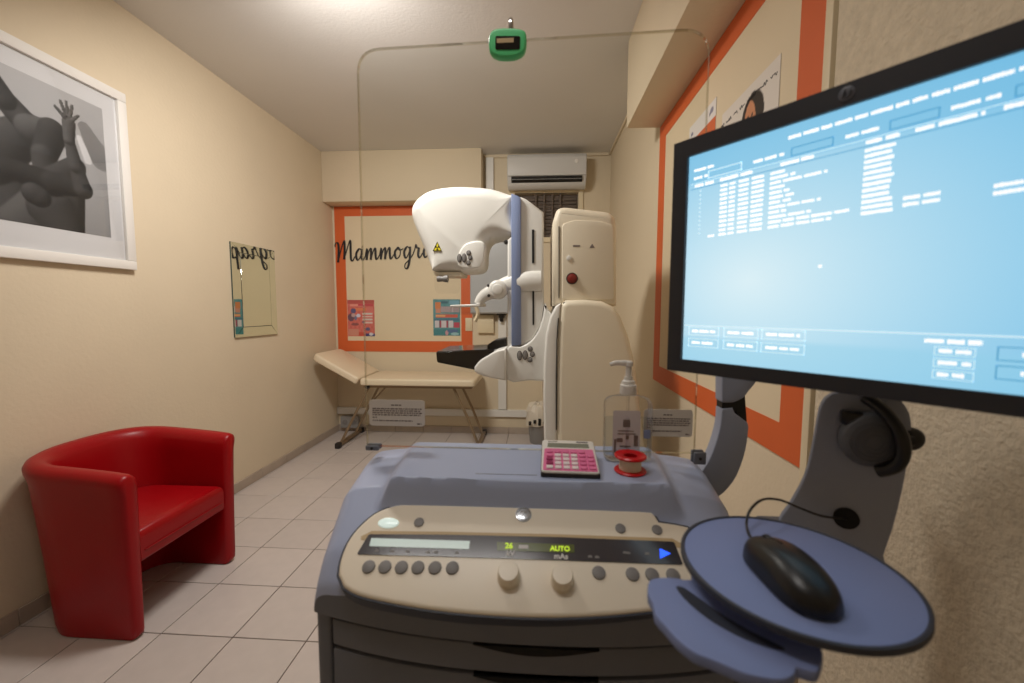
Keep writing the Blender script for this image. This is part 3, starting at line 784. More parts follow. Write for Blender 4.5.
# column
up = [(0.0743, 1.9045), (0.0975, 1.9775), (0.1344, 1.9874), (0.3664, 1.9585), (0.4034, 1.9373), (0.4151, 1.88), (0.4242, 1.4574), (0.0786, 1.4569)]
part('column_upper', pillow(round_poly(up, [.02, .02, .03, .05, .05, .04, .0, .0], 5), 'y', 2.26, 2.74, 0.035, 0.03, 5), M['cream_shell'], mam, angle=60)
face = [(0.1247, 1.8927), (0.1933, 1.9129), (0.3249, 1.9062), (0.396, 1.8847), (0.4069, 1.4895), (0.1293, 1.4893)]
part('column_face', pillow(round_poly(face, .02, 4), 'y', 2.253, 2.27, 0.005, 0.0, 3), M['cream_shell'], mam, 'flat face plate of the column')
part('column_seam', prism([(0.1065, 1.8812), (0.1107, 1.8812), (0.1149, 1.4999), (0.1106, 1.4999)], 'y', 2.256, 2.27), M['black_matte'], mam, 'dark upright joint')
lo = [(0.116, 1.4565), (0.1471, 1.488), (0.2463, 1.4907), (0.3348, 1.483), (0.3923, 1.4569), (0.4348, 1.4047), (0.4786, 1.2999), (0.5128, 1.1732), (0.5442, 0.9597), (0.5828, 0.6886)] + [(0.53, 0.0), (0.1025, 0.0)] + [(0.1025, 0.7326), (0.1017, 1.0613), (0.1068, 1.3295)]
part('column_lower', pillow(lo, 'y', 2.20, 2.78, 0.035, 0.03, 6), M['cream_shell'], mam, angle=60)
sc_ = [(0.1216, 1.4724), (0.0954, 1.4565), (0.0642, 1.3928), (0.0438, 1.2966), (0.0344, 1.1402), (0.0333, 0.9493), (0.0407, 0.7001)] + [(0.075, 0.0), (0.12, 0.0)] + [(0.1083, 0.7295), (0.1049, 1.0596), (0.11, 1.329)]
part('side_cover', pillow(sc_, 'y', 2.205, 2.76, 0.012, 0.012, 4), M['white_plastic'], mam, 'curved white side cover', angle=60)
part('cover_joint', tube([(p[0], 2.203, p[1]) for p in [(0.1088, 1.3931), (0.1021, 1.2763), (0.1017, 1.0613), (0.1046, 0.788)]], 0.003, 6), M['black_matte'], mam, 'dark joint line')
part('emergency_button', join([puck((0.181, 2.253, 1.604), 0.026, 0.008, (0, -1, 0)), puck((0.181, 2.246, 1.604), 0.019, 0.014, (0, -1, 0))]), M['orange_toggle'], mam, 'round red stop button')
part('button_ring', lathe([(0.026, 0), (0.031, 0), (0.031, 0.006), (0.026, 0.006)], (0.181, 2.254, 1.604), (0, -1, 0)), M['dark_metal'], mam)
part('indicator', puck((0.1637, 2.254, 1.7127), 0.014, 0.006, (0, -1, 0)), M['white_plastic'], mam)
part('name_plate', prism([(0.184, 1.781), (0.221, 1.7807), (0.2211, 1.7723), (0.1841, 1.7726)], 'y', 2.2515, 2.254), M['ink'], mam)
part('warning_mark', prism([(0.2714, 1.7657), (0.3003, 1.7655), (0.2852, 1.7876)], 'y', 2.2515, 2.254), M['ink'], mam)
part('cover_screw', puck((0.1394, 2.222, 1.4723), 0.006, 0.006, (0, -1, 0)), M['dark_metal'], mam)
# pivot between column and arm
part('pivot', lathe([(0, 0), (0.12, 0), (0.12, 0.08), (0, 0.08)], (0.045, 2.45, 1.30), (1, 0, 0), 28), M['cream_shell'], mam)

# imaging arm
hd_ = smooth([(-0.1258, 1.8455), (-0.1877, 1.8455), (-0.2328, 1.8437), (-0.2668, 1.8329), (-0.2895, 1.8054), (-0.301, 1.7609), (-0.304, 1.7051), (-0.3184, 1.6688), (-0.3527, 1.6521), (-0.433, 1.6467), (-0.5252, 1.647), (-0.5829, 1.6501), (-0.6059, 1.6699), (-0.6478, 1.7744), (-0.698, 1.898), (-0.7197, 1.9762), (-0.7073, 2.0315), (-0.6634, 2.0778), (-0.5943, 2.1098), (-0.4861, 2.1239), (-0.3843, 2.1223), (-0.2887, 2.1132), (-0.2158, 2.0957), (-0.1264, 2.0618)], 4, closed=False)
part('tube_head', puff(hd_, 'y', yN, yFar + 0.03, 0.075, 8), M['white_plastic'], mam, angle=70)
part('head_base', prism(round_poly([(-0.5927, 1.6474), (-0.4331, 1.6469), (-0.439, 1.6274), (-0.5872, 1.6278)], .006, 2), 'y', 2.33, 2.55), M['cream_shell'], mam)
kb = round_poly([(-0.3994, 1.8031), (-0.3437, 1.8163), (-0.3048, 1.8132), (-0.2883, 1.786), (-0.2997, 1.6989), (-0.3165, 1.6662), (-0.378, 1.6554), (-0.4451, 1.6667), (-0.4502, 1.7325), (-0.4218, 1.7815)], .03, 3)
part('keypad', pillow(kb, 'y', 2.289, 2.33, 0.012, 0.0, 4), M['white_plastic'], mam, 'raised keypad panel', angle=60)
def keypad(pxs, yk):
    for (c, rx, rz) in pxs:
        ring = [(c[0] + rx * math.cos(2 * math.pi * k / 18), c[1] + rz * math.sin(2 * math.pi * k / 18)) for k in range(18)]
        b = part('key', pillow(ring, 'y', yk - 0.006, yk + 0.002, 0.003, 0, 2), M['button'], mam, 'grey key')
        rim = [(c[0] + (rx + .003) * math.cos(2 * math.pi * k / 18), c[1] + (rz + .003) * math.sin(2 * math.pi * k / 18)) for k in range(18)]
        part('key_rim', prism(rim, 'y', yk - 0.002, yk + 0.002), M['dark_metal'], b)
K = [(-0.4353, 1.7193), (-0.4085, 1.7208), (-0.3833, 1.7479), (-0.3745, 1.7206), (-0.3847, 1.6933)]
keypad([(K[0], .010, .021), (K[1], .010, .022), (K[2], .010, .011), (K[3], .009, .010), (K[4], .009, .010)], 2.289)
# radiation warning triangle
W = [(-0.587, 1.7608), (-0.5352, 1.7604), (-0.5605, 1.8126), (-0.5609, 1.7792)]
wl = part('warning_label', prism(round_poly(W[:3], .006, 2), 'y', 2.2965, 2.302), M['yellow'], mam, 'yellow radiation warning triangle')
ww = []
for k in range(3):
    a0 = math.radians(90 + 120 * k + 60)
    ww.append(prism([(W[3][0] + .004 * math.cos(a0), W[3][1] + .004 * math.sin(a0))] + [(W[3][0] + .013 * math.cos(a0 + math.radians(d)), W[3][1] + .013 * math.sin(a0 + math.radians(d))) for d in (-30, -10, 10, 30)], 'y', 2.2955, 2.2975))
ww.append(puck((W[3][0], 2.2975, W[3][1]), 0.003, 0.002, (0, -1, 0)))
edge = inset(W[:3], .0035); 
for i in range(3):
    j = (i + 1) % 3
    ww.append(prism([W[i], W[j], edge[j], edge[i]], 'y', 2.2958, 2.2975))
part('trefoil', join(ww), M['black'], wl)
# blue band down the side of the arm
bb_ = [(-0.1493, 2.0648), (-0.1124, 2.051), (-0.0971, 2.0402), (-0.093, 1.2403), (-0.1461, 1.2343)]
part('blue_band', prism(bb_, 'y', 2.286, 2.596, 0.004, 2), M['blue_band'], mam, 'blue band')
# upright panel right of the band
upn = [(-0.1706, 1.82), (-0.1458, 1.8415), (-0.1408, 2.0568), (-0.0914, 2.0496), (-0.0641, 2.037), (0.0264, 1.969), (0.0333, 1.4627), (0.0175, 1.3515), (-0.0267, 1.2728), (-0.077, 1.2387), (-0.1699, 1.221)]
part('arm_upright', pillow(upn, 'y', 2.306, 2.576, 0.012, 0.02, 4), M['white_plastic'], mam, angle=60)
for a, b in ((229.5, 263), (284, 325)):
    part('guide_slot', prism([(-0.0367, 1.8738), (-0.0236, 1.8737), (-0.0214, 1.6927), (-0.0346, 1.6927)] if a < 250 else [(-0.0323, 1.5781), (-0.0218, 1.5781), (-0.0198, 1.3517), (-0.0298, 1.3517)], 'y', 2.3025, 2.32), M['black_matte'], mam, 'dark guide slot')
lb = smooth([(-0.1695, 1.2229), (-0.0986, 1.2319), (-0.043, 1.2602), (0.001, 1.3189), (0.0279, 1.402), (0.0384, 1.4735), (0.0551, 1.4406), (0.0885, 1.3912), (0.103, 1.325), (0.0957, 1.225), (0.069, 1.1241), (0.0558, 1.0452), (-0.0418, 1.0411), (-0.1693, 1.0423)], 3)
part('arm_base', pillow(lb, 'y', 2.285, 2.61, 0.012, 0.02, 4), M['white_plastic'], mam, angle=60)
K = [(-0.1002, 1.182), (-0.0691, 1.1845), (-0.0415, 1.2193), (-0.0291, 1.1893), (-0.0423, 1.159)]
keypad([(K[0], .012, .024), (K[1], .012, .024), (K[2], .011, .012), (K[3], .011, .012), (K[4], .011, .012)], 2.2855)
sb = smooth([(-0.349, 1.1197), (-0.3177, 1.1568), (-0.2724, 1.1855), (-0.2273, 1.2112), (-0.1735, 1.2251)], 4, closed=False) + smooth([(-0.1733, 1.0445), (-0.2557, 1.0582), (-0.3237, 1.0773), (-0.3492, 1.0941)], 3, closed=False)
part('support_block', pillow(sb, 'y', 2.245, 2.60, 0.012, 0.012, 4), M['white_plastic'], mam, angle=60)
# breast support table
bk = [(-0.5661, 1.2002), (-0.241, 1.2141), (-0.2412, 1.0914), (-0.3306, 1.0988), (-0.5612, 1.1412)]
bs = part('breast_support', prism(round_poly(bk, [.008, .0, .0, .03, .012], 3), 'y', 2.26, 2.62, 0.003, 1), M['black_gloss'], mam, 'glossy black breast support')
part('support_top', prism([(-0.5604, 1.2036), (-0.2855, 1.2159), (-0.2855, 1.2104), (-0.5605, 1.198)], 'y', 2.268, 2.61), M['black_gloss'], bs)
part('support_wedge', pillow(round_poly([(-0.2972, 1.2293), (-0.2559, 1.256), (-0.1854, 1.2683), (-0.1853, 1.1948), (-0.2973, 1.188)], .01, 2), 'y', 2.40, 2.57, 0.008, 0.008, 2), M['black'], mam)
# compression arm and paddle
ca = smooth([(p[0], 2.33 if i > 1 else 2.31, p[1]) for i, p in enumerate([(0.0156, 1.5951), (-0.073, 1.5925), (-0.1564, 1.5789), (-0.2235, 1.5513), (-0.274, 1.5319), (-0.3135, 1.5069), (-0.3391, 1.4678)])], 3, closed=False)
nn_ = len(ca)
part('compression_arm', tube(ca, [0.058 - 0.034 * (i / (nn_ - 1)) ** 1.5 for i in range(nn_)], 14, flat=(1, 0.6)), M['white_plastic'], mam, angle=70)
jx, jz = (-0.2233, 1.5471)
jt = part('arm_joint', join([puck((jx, 2.315, jz), 0.054, 0.035, (0, -1, 0), 0.25, 28), puck((jx, 2.28, jz), 0.03, 0.006, (0, -1, 0), 0.3, 24)]), M['white_plastic'], mam, angle=60)
for q in [(-0.2759, 1.5691), (-0.2733, 1.5143)]:
    part('joint_screw', puck((q[0], 2.295, q[1]), 0.008, 0.008, (0, -1, 0)), M['dark_metal'], jt)
pb_ = [(-0.4953, 1.462), (-0.3589, 1.4666), (-0.3249, 1.4745), (-0.325, 1.4544), (-0.4954, 1.4496)]
part('paddle_bar', prism(pb_, 'y', 2.31, 2.57, 0.003, 1), M['white_plastic'], mam)
part('compression_paddle', join([prism([(-0.553, 1.4146), (-0.3592, 1.4151), (-0.3592, 1.4095), (-0.553, 1.4089)], 'y', 2.31, 2.57), prism([(-0.5525, 1.454), (-0.359, 1.4543), (-0.3592, 1.4151), (-0.553, 1.4146)], 'y', 2.31, 2.314), prism([(-0.5525, 1.454), (-0.359, 1.4543), (-0.3592, 1.4151), (-0.553, 1.4146)], 'y', 2.566, 2.57)]), M['clear'], mam, 'clear compression paddle')
part('paddle_lever', tube([(p[0], 2.32, p[1]) for p in smooth([(-0.3491, 1.451), (-0.338, 1.4117), (-0.3552, 1.3721)], 3, closed=False)], 0.011, 8), M['trim'], mam)
# clear face shield below the head, with its knob
fs = round_poly([(-0.5893, 1.6323), (-0.437, 1.6318), (-0.4405, 1.553), (-0.455, 1.5276), (-0.5704, 1.5276), (-0.5874, 1.5531)], .012, 2)
part('face_shield', prism(fs, 'y', 2.34, 2.345), M['clear'], mam, 'clear face shield')
kx = [(-0.5703, 1.6093), (-0.5017, 1.6081)]
part('shield_knob', lathe([(0, 0), (0.016, 0), (0.018, 0.012), (0.014, 0.03), (0.02, 0.045), (0.02, 0.062), (0, 0.064)], (kx[0][0], 2.325, kx[0][1]), (1, 0, 0), 16), M['button'], mam, 'grey shield knob')
part('arm_screw', puck((-0.1794, 2.33, 1.8098), 0.012, 0.02, (0, -1, 0)), M['dark_metal'], mam)

# ================================================================== CONTROL CONSOLE
con = thing('control_console', 'blue grey control console with a cream key panel in the foreground', 'control console', (-0.01, 0.74, 0))
TH = math.atan(0.607)
XL, XRR, YBK = -0.364, 0.340, 0.925
def flare(y): return 1.0 + 0.075 * max(0.0, min(1.0, (y - 0.60) / 0.28))
def yfront(x): return 0.580 + 0.045 * min(1.0, abs(x + 0.012) / 0.352) ** 2.3
def sstep(a, b, t):
    t = max(0.0, min(1.0, (t - a) / (b - a))); return t * t * (3 - 2 * t)
def deck_h(x, y):
    base = 1.0 + (y - 0.58) * 0.607 - 0.012
    base = min(base, 1.094 + (y - 0.735) * 0.10)
    base -= 0.012 * sstep(0.27, 0.37, abs(x + 0.015))
    px = sstep(0.272, 0.240, abs(x + 0.016)); py = sstep(0.712, 0.728, y)
    h = base + (1.13 - base) * px * py
    h -= 0.020 * sstep(0.22, 0.35, abs(x + 0.012)) * sstep(0.665, 0.61, y)
    d = min(x - XL, XRR - x)
    if d < 0.03: h -= 0.03 * (1 - math.sqrt(max(0, 1 - ((0.03 - d) / 0.03) ** 2)))
    f_ = y - yfront(x)
    if f_ < 0.012: h -= 0.012 * (1 - math.sqrt(max(0, 1 - ((0.012 - f_) / 0.012) ** 2)))
    return h
NX, NY = 96, 90
gv, gf = [], []
for j in range(NY + 1):
    for i in range(NX + 1):
        s_ = 0.5 - 0.5 * math.cos(math.pi * i / NX); s_ = 0.6 * s_ + 0.4 * i / NX
        x = XL + (XRR - XL) * s_; yf = yfront(x); y = yf + (YBK - yf) * (j / NY) ** 1.1
        gv.append((-0.012 + (x + 0.012) * flare(y), y, deck_h(x, y)))
for j in range(NY):
    for i in range(NX):
        a = j * (NX + 1) + i; gf.append((a, a + 1, a + NX + 2, a + NX + 1))
loop = [i for i in range(NX + 1)] + [j * (NX + 1) + NX for j in range(1, NY + 1)] + [NY * (NX + 1) + i for i in range(NX - 1, -1, -1)] + [j * (NX + 1) for j in range(NY - 1, 0, -1)]
k0 = len(gv)
for q in loop: gv.append((gv[q][0], gv[q][1], 0.9385))
L_ = len(loop)
part('deck', newbm(gv[:k0], gf), M['deck'], con, 'blue grey top shell', angle=50)
sk = [gv[q] for q in loop] + gv[k0:]
part('deck_skirt', newbm(sk, [(i, (i + 1) % L_, L_ + (i + 1) % L_, L_ + i) for i in range(L_)]), M['body'], con, 'dark grey lip under the deck', angle=50)
part('tray_line', box(-0.115, 0.0, 0.7490, 0.7512, 1.1296, 1.1304), M['body'], con)
def plan(ins, n=24, x0=XL, x1=XRR):
    f_ = [(x0 + ins + (x1 - x0 - 2 * ins) * i / n, yfront(x0 + ins + (x1 - x0 - 2 * ins) * i / n) + ins) for i in range(n + 1)]
    return f_ + [(x1 - ins, YBK - ins), (x0 + ins, YBK - ins)]
part('cabinet', prism(plan(0.022), 'z', 0.09, 0.945), M['body'], con, 'dark grey cabinet')
for sx_ in (XL, XRR - 0.028):
    xa_, xb_ = sx_, sx_ + 0.028
    part('corner_post', prism(round_poly([(xa_, max(yfront(xa_), yfront(xb_)) + 0.0), (xb_, min(yfront(xa_), yfront(xb_)) + 0.004), (xb_, YBK), (xa_, YBK)], .008, 3), 'z', 0.09, 0.937), M['body'], con)
def arc_band(z0, z1, proud):
    n = 28; xa, xb = XL + 0.032, XRR - 0.032
    fr = [(xa + (xb - xa) * i / n, yfront(xa + (xb - xa) * i / n) + 0.022 - proud) for i in range(n + 1)]
    bk_ = [(p[0], p[1] + proud + 0.006) for p in reversed(fr)]
    return pillow(fr + bk_, 'z', z0, z1, 0.003, 0.003, 2)
zz = 0.933
for k, hgt in enumerate((0.045, 0.16, 0.21, 0.21)):
    d_ = part('drawer', arc_band(zz - hgt, zz, 0.019), M['body'], con)
    if k < 3:
        n = 14; xa, xb = -0.095, 0.095
        top_ = [(xa + (xb - xa) * i / n, zz) for i in range(n + 1)]
        bot_ = [(xb + (xa - xb) * i / n, zz - 0.0135 * math.sin(math.pi * i / n)) for i in range(1, n)]
        part('handle_recess', prism([(p[0], p[1]) for p in top_ + bot_], 'y', 0.5815, 0.60), M['black_matte'], d_, 'dark hand recess')
    zz -= hgt + 0.006
for cxx in (-0.30, 0.28):
    for cyy in (0.70, 0.88):
        cs = part('caster', lathe([(0, -0.012), (0.035, -0.012), (0.04, -0.006), (0.04, 0.006), (0.035, 0.012), (0, 0.012)], (cxx, cyy, 0.04), (1, 0, 0), 20), M['black'], con)
        part('caster_fork', box(cxx - 0.018, cxx + 0.018, cyy - 0.018, cyy + 0.018, 0.06, 0.092), M['steel'], cs)

# cream key panel, built flat and laid on the sloping top
PAN = Matrix.Translation((0, 0.58, 1.0)) @ Matrix.Rotation(TH, 4, 'X')
def on_pan(bm): return xf(bm, PAN)
pl_ = smooth([(-0.3154, 0.0337), (-0.3209, 0.0555), (-0.3208, 0.0857), (-0.3117, 0.1129), (-0.2921, 0.1402), (-0.2671, 0.155), (-0.2464, 0.1608)], 3, closed=False) + [(-0.2131, 0.1619), (-0.0662, 0.164), (0.0777, 0.1651), (0.1832, 0.1639), (0.2037, 0.1618), (0.2085, 0.1524), (0.2115, 0.1432), (0.2394, 0.1396), (0.2584, 0.1357), (0.271, 0.1116), (0.2881, 0.0764), (0.2858, 0.0521)] + smooth([(0.2698, 0.0313), (0.2265, 0.0131), (0.1516, -0.0), (0.0785, -0.0084), (0.0061, -0.0128), (-0.067, -0.0133), (-0.1418, -0.0106), (-0.2117, -0.0041), (-0.2722, 0.0052), (-0.3003, 0.0163)], 3, closed=False)
kp = part('key_panel', on_pan(pillow(pl_, 'z', -0.02, 0.0, 0.0, 0.006, 4)), M['ivory'], con, 'cream key panel', angle=60)
part('panel_shadow_strip', on_pan(pillow(inset(pl_, -0.0035), 'z', -0.03, -0.0045, 0, 0.001, 1)), M['pad_edge'], con, 'dark strip for the shadow gap around the key panel')  # dark strip modelled where the raised panel leaves only shade
part('recess_shade', on_pan(prism([(-0.3002, 0.0961), (-0.2844, 0.1066), (-0.1483, 0.1099), (0.0399, 0.1125), (0.2258, 0.1125), (0.2424, 0.1021), (0.241, 0.0971), (-0.298, 0.0901)], 'z', -0.001, 0.0006)), M['ivory_shade'], kp, 'ledge above the display strip with its shade painted tan')  # flat inlay; the ledge's shade is put into its tan colour
ds = part('display_strip', on_pan(prism(round_poly([(-0.2876, 0.1002), (-0.1473, 0.1045), (0.0397, 0.1072), (0.2275, 0.1066), (0.2319, 0.0695), (0.0382, 0.0689), (-0.1407, 0.0675), (-0.296, 0.0655)], .002, 1), 'z', -0.001, 0.0012)), M['strip'], kp, 'dark display strip')
part('display', on_pan(prism([(-0.2808, 0.0933), (-0.1115, 0.0945), (-0.1113, 0.081), (-0.2796, 0.0795)], 'z', 0.0005, 0.0018)), M['lcd_glint'], ds, 'pale display with a lamp reflection painted as glow')
part('display', on_pan(prism([(-0.0658, 0.0946), (0.0624, 0.0952), (0.0623, 0.0816), (-0.0646, 0.0803)], 'z', 0.0005, 0.0018)), M['lcd_lit'], ds, 'lit green display')
def pan_text(s_, p, size, m_, bold=0.0):
    return part('lettering', on_pan(text_bm(s_, size, Matrix.Translation((p[0], p[1], 0.0021)), 0.0003, bold)), m_, ds)
q = [(-0.0453, 0.0884), (-0.0212, 0.0878), (0.0389, 0.0869), (-0.0421, 0.0759), (0.04, 0.0742)]
pan_text('26', q[0], 0.013, M['digit'], 0.0004); pan_text('AUTO', q[2], 0.0115, M['digit'], 0.0004)
pan_text('kV', q[3], 0.0125, M['white_print'], 0.0004); pan_text('mAs', q[4], 0.0125, M['white_print'], 0.0004)
part('display_block', on_pan(prism([(q[1][0] - .008, q[1][1] - .003), (q[1][0] + .008, q[1][1] - .003), (q[1][0] + .008, q[1][1] + .003), (q[1][0] - .008, q[1][1] + .003)], 'z', 0.0019, 0.0024)), M['white_print'], ds)
for p in [(-0.2644, 0.0725), (-0.239, 0.0727), (-0.2121, 0.0729), (-0.1785, 0.0732), (-0.1651, 0.0734), (-0.1302, 0.0738), (0.0868, 0.0764), (0.098, 0.076), (0.144, 0.0851), (0.1488, 0.0846), (0.1791, 0.0848)]:
    part('key_symbol', on_pan(prism([(p[0] - .0035, p[1] - .0016), (p[0] + .0035, p[1] - .0016), (p[0] + .0035, p[1] + .001), (p[0], p[1] + .0026), (p[0] - .0035, p[1] + .001)], 'z', 0.0010, 0.0016)), M['button'], ds)
part('indicator', on_pan(prism([(0.201, 0.0939), (0.2167, 0.0863), (0.1981, 0.0776)], 'z', 0.0008, 0.002)), M['blue_led'], ds, 'lit blue triangle')
def disc(cen, r_, h, m_, name, lab=None, bev=0.2, par=None):
    return part(name, on_pan(puck((cen[0], cen[1], -0.001), r_, h + 0.001, (0, 0, 1), bev, 24)), m_, par or kp, lab)
for p in [(-0.2694, 0.0464), (-0.243, 0.0471), (-0.216, 0.0476), (-0.1893, 0.0484), (-0.1618, 0.0491), (-0.1336, 0.05), (0.0981, 0.0519), (0.1501, 0.0518), (0.18, 0.0522), (0.2121, 0.0528)]:
    disc(p, 0.0105, 0.003, M['button'], 'button', 'round grey button')
for p in [(-0.2061, 0.1251), (0.1433, 0.1268), (0.2044, 0.1266)]:
    disc(p, 0.0088, 0.002, M['button'], 'button', 'round grey button')
p = (-0.2599, 0.1219)
part('button', on_pan(pillow([(p[0] + .0185 * math.cos(2 * math.pi * k / 24), p[1] + .0095 * math.sin(2 * math.pi * k / 24)) for k in range(24)], 'z', -0.001, 0.002, 0, 0.0015, 2)), M['glint_key'], kp, 'pale oval button with a lamp reflection painted as glow')
for p in [(-0.0427, 0.0402), (0.0401, 0.0384)]:
    kn = part('knob', on_pan(lathe([(0, 0), (0.0185, 0), (0.0185, 0.003), (0.0172, 0.004), (0.0165, 0.019), (0.015, 0.0215), (0, 0.022)], (p[0], p[1], 0), (0, 0, 1), 28)), M['ivory'], kp, 'round cream knob')
# round silver monogram badge
p = (-0.0231, 0.1467)
bd = part('badge', on_pan(puck((p[0], p[1], 0), 0.0142, 0.002, (0, 0, 1), 0.2, 32)), M['silver'], kp, 'round silver monogram badge')
mg = [lathe([(0.0112, 0), (0.0122, 0), (0.0122, 0.0007), (0.0112, 0.0007)], (p[0], p[1], 0.002), (0, 0, 1), 28)]
for pol in ([(-.001, .005), (-.005, .0045), (-.0065, 0), (-.004, -.0045), (-.001, -.003), (-.0005, .0), (-.003, .0005)], [(.0062, .0045), (.003, .005), (.0015, .0025), (.004, .0006), (.0015, -.001), (.0016, -.0045), (.0055, -.0048), (.0068, -.002)]):
    mg.append(tube([(p[0] + a, p[1] + b, 0.0024) for a, b in smooth(pol, 4, closed=False)], 0.0006, 6))
part('monogram', on_pan(join(mg)), M['button'], bd)

# ================================================================== GLASS SHIELD ON THE CONSOLE
gy = 0.890
gs = thing('glass_shield', 'large clear radiation glass shield standing upright along the back of the console', 'glass shield', (-0.02, gy, 1.1305))
gx0, gx1, gz0, gz1 = -0.383, 0.338, 1.1305, 1.985
out_ = round_poly([(gx0, gz0), (gx1, gz0), (gx1, gz1 + .012), (gx0, gz1 - .004)], [0.003, 0.003, 0.055, 0.05], 8)
inn_ = inset(out_, 0.0016)
gpane = part('pane', prism(inn_, 'y', gy - 0.004, gy + 0.004), M['glass'], gs, 'clear leaded glass pane')
nO = len(out_); ev, ef = [], []
for ring, yy in ((out_, gy - 0.004), (out_, gy + 0.004), (inn_, gy + 0.004), (inn_, gy - 0.004)): ev += [(p[0], yy, p[1]) for p in ring]
for k in range(4):
    for i in range(nO): ef.append((k * nO + i, k * nO + (i + 1) % nO, ((k + 1) % 4) * nO + (i + 1) % nO, ((k + 1) % 4) * nO + i))
part('pane_edge', newbm(ev, ef), M['glass_edge'], gs, 'polished edge of the glass')
def plate_label(c0, c1, lines):
    (x0, z1), (x1, z0) = c0, c1
    lb_ = part('label_plate', prism(round_poly([(x0, z0), (x1, z0), (x1, z1), (x0, z1)], .008, 4), 'y', gy - 0.0056, gy - 0.0042), M['label_grey'], gs, 'pale label plate with fine print')
    b_ = []; w_, h_ = x1 - x0, z1 - z0; random.seed(5)
    for (u0, u1, v) in lines:
        x = u0
        while x < u1:
            l_ = random.uniform(.02, .07); e_ = min(x + l_, u1)
            b_.append(box(x0 + w_ * x, x0 + w_ * e_, gy - 0.0059, gy - 0.0055, z0 + h_ * v, z0 + h_ * (v + .045))); x = e_ + .014
    part('fine_print', join(b_), M['ink'], lb_)
LN = [(.40, .58, .78), (.06, .95, .64), (.06, .93, .56), (.06, .95, .48), (.06, .92, .40), (.06, .14, .30), (.06, .78, .18), (.86, .94, .07)]
plate_label(*[(-0.3743, 1.2379), (-0.2485, 1.1791)], LN)
plate_label(*[(0.2278, 1.2268), (0.3301, 1.1679)], LN)
for (xa, xb, za, zb) in ((gx0 - 0.001, gx0 + 0.030, 1.1225, 1.134), (gx1 - 0.004, gx1 + 0.022, 1.109, 1.136)):
    cl = part('clamp', join([box(xa, xb, gy - 0.010, gy - 0.0042, za, zb, 0.002, 1), box(xa, xb, gy + 0.0042, gy + 0.012, za, zb, 0.002, 1)]), M['body'], gs, 'grey clamp holding the glass')
    part('clamp_screw', puck(((xa + xb) / 2, gy - 0.0098, (za + zb) / 2), 0.003, 0.003, (0, -1, 0)), M['dark_metal'], cl)

# badge holder hung on the top edge of the glass
C1 = (-0.065, 1.972)
bh = thing('badge_holder', 'small green badge holder with a dark display hooked over the top edge of the glass', 'badge holder', (C1[0], gy, 1.94))
o_ = smooth([(C1[0] - .036, 1.958), (C1[0] - .037, 1.985), (C1[0] - .028, 1.9985), (C1[0], 2.001), (C1[0] + .030, 1.9965), (C1[0] + .038, 1.985), (C1[0] + .036, 1.958), (C1[0] + .022, 1.946), (C1[0], 1.943), (C1[0] - .022, 1.946)], 4)
i_ = round_poly([(C1[0] - .024, 1.958), (C1[0] + .025, 1.957), (C1[0] + .026, 1.982), (C1[0] - .024, 1.984)], .004, 3)
part('case', pillow(o_, 'y', gy - 0.022, gy - 0.0062, 0.006, 0.002, 4), M['green'], bh, angle=60)
part('display', prism(i_, 'y', gy - 0.0232, gy - 0.02), M['black_gloss'], bh, 'dark display')
part('display_bar', box(C1[0] - 0.021, C1[0] + 0.013, gy - 0.0238, gy - 0.0228, 1.970, 1.979, 0.001, 1), M['ivory_shade'], bh)
hk = smooth([(C1[0] + .006, gy - 0.012, 1.99), (C1[0] + .006, gy - 0.012, 2.016), (C1[0] + .006, gy - 0.004, 2.026), (C1[0] + .006, gy + 0.008, 2.018), (C1[0] + .006, gy + 0.0085, 1.97)], 4, closed=False)
part('hook', tube(hk, 0.0045, 8, flat=(1, 0.5)), M['chrome'], bh, 'metal hook')

# ================================================================== THINGS ON THE CONSOLE
ZT = 1.1302
# calculator, tilted up on its back edge
cal = thing('calculator', 'pink and white desk calculator on the console before the glass', 'calculator', (0.063, 0.80, ZT), math.radians(-1.5))
CB = BASE[cal.name]
def cal_tf(bm): return xf(bm, CB)
cw, d0, d1 = 0.0535, -0.06, 0.062
def cal_z(y): return 0.011 + (y - d0) / (d1 - d0) * 0.020
body_ = [(d0, 0.0), (d1, 0.0), (d1, cal_z(d1) - .002), (d0, cal_z(d0) - .002)]
part('base', cal_tf(pillow(round_poly(body_, .002, 2), 'x', -cw - 0.001, cw + 0.001, 0.002, seg=2)), M['dark_metal'], cal, 'dark underside')
sl = math.atan(0.020 / (d1 - d0)); TOP = Matrix.Translation((0, d0, 0.011)) @ Matrix.Rotation(sl, 4, 'X')
def cal_top(bm): return cal_tf(xf(bm, TOP))
LT = math.hypot(d1 - d0, 0.020)
part('case', cal_top(pillow(round_poly([(-cw, 0), (cw, 0), (cw, LT), (-cw, LT)], .007, 4), 'z', -0.006, 0.001, 0.001, 0.002, 3)), M['white_plastic'], cal, 'white case')
part('faceplate', cal_top(prism(round_poly([(-cw + .003, .003), (cw - .003, .003), (cw - .005, LT * .69), (-cw + .005, LT * .69)], .004, 3), 'z', 0.0006, 0.0017)), M['pink'], cal, 'pink key plate')
part('display', cal_top(prism(round_poly([(-cw + .011, LT * .74), (cw - .011, LT * .74), (cw - .012, LT * .88), (-cw + .012, LT * .88)], .002, 2), 'z', 0.0006, 0.0016)), M['lcd'], cal, 'grey display')
part('solar_strip', cal_top(box(cw - .036, cw - .012, LT * .915, LT * .955, 0.0006, 0.0016)), M['button'], cal)
part('maker_mark', cal_top(box(-cw + .012, -cw + .032, LT * .925, LT * .945, 0.0006, 0.0014)), M['button'], cal)
kr = random.Random(2)
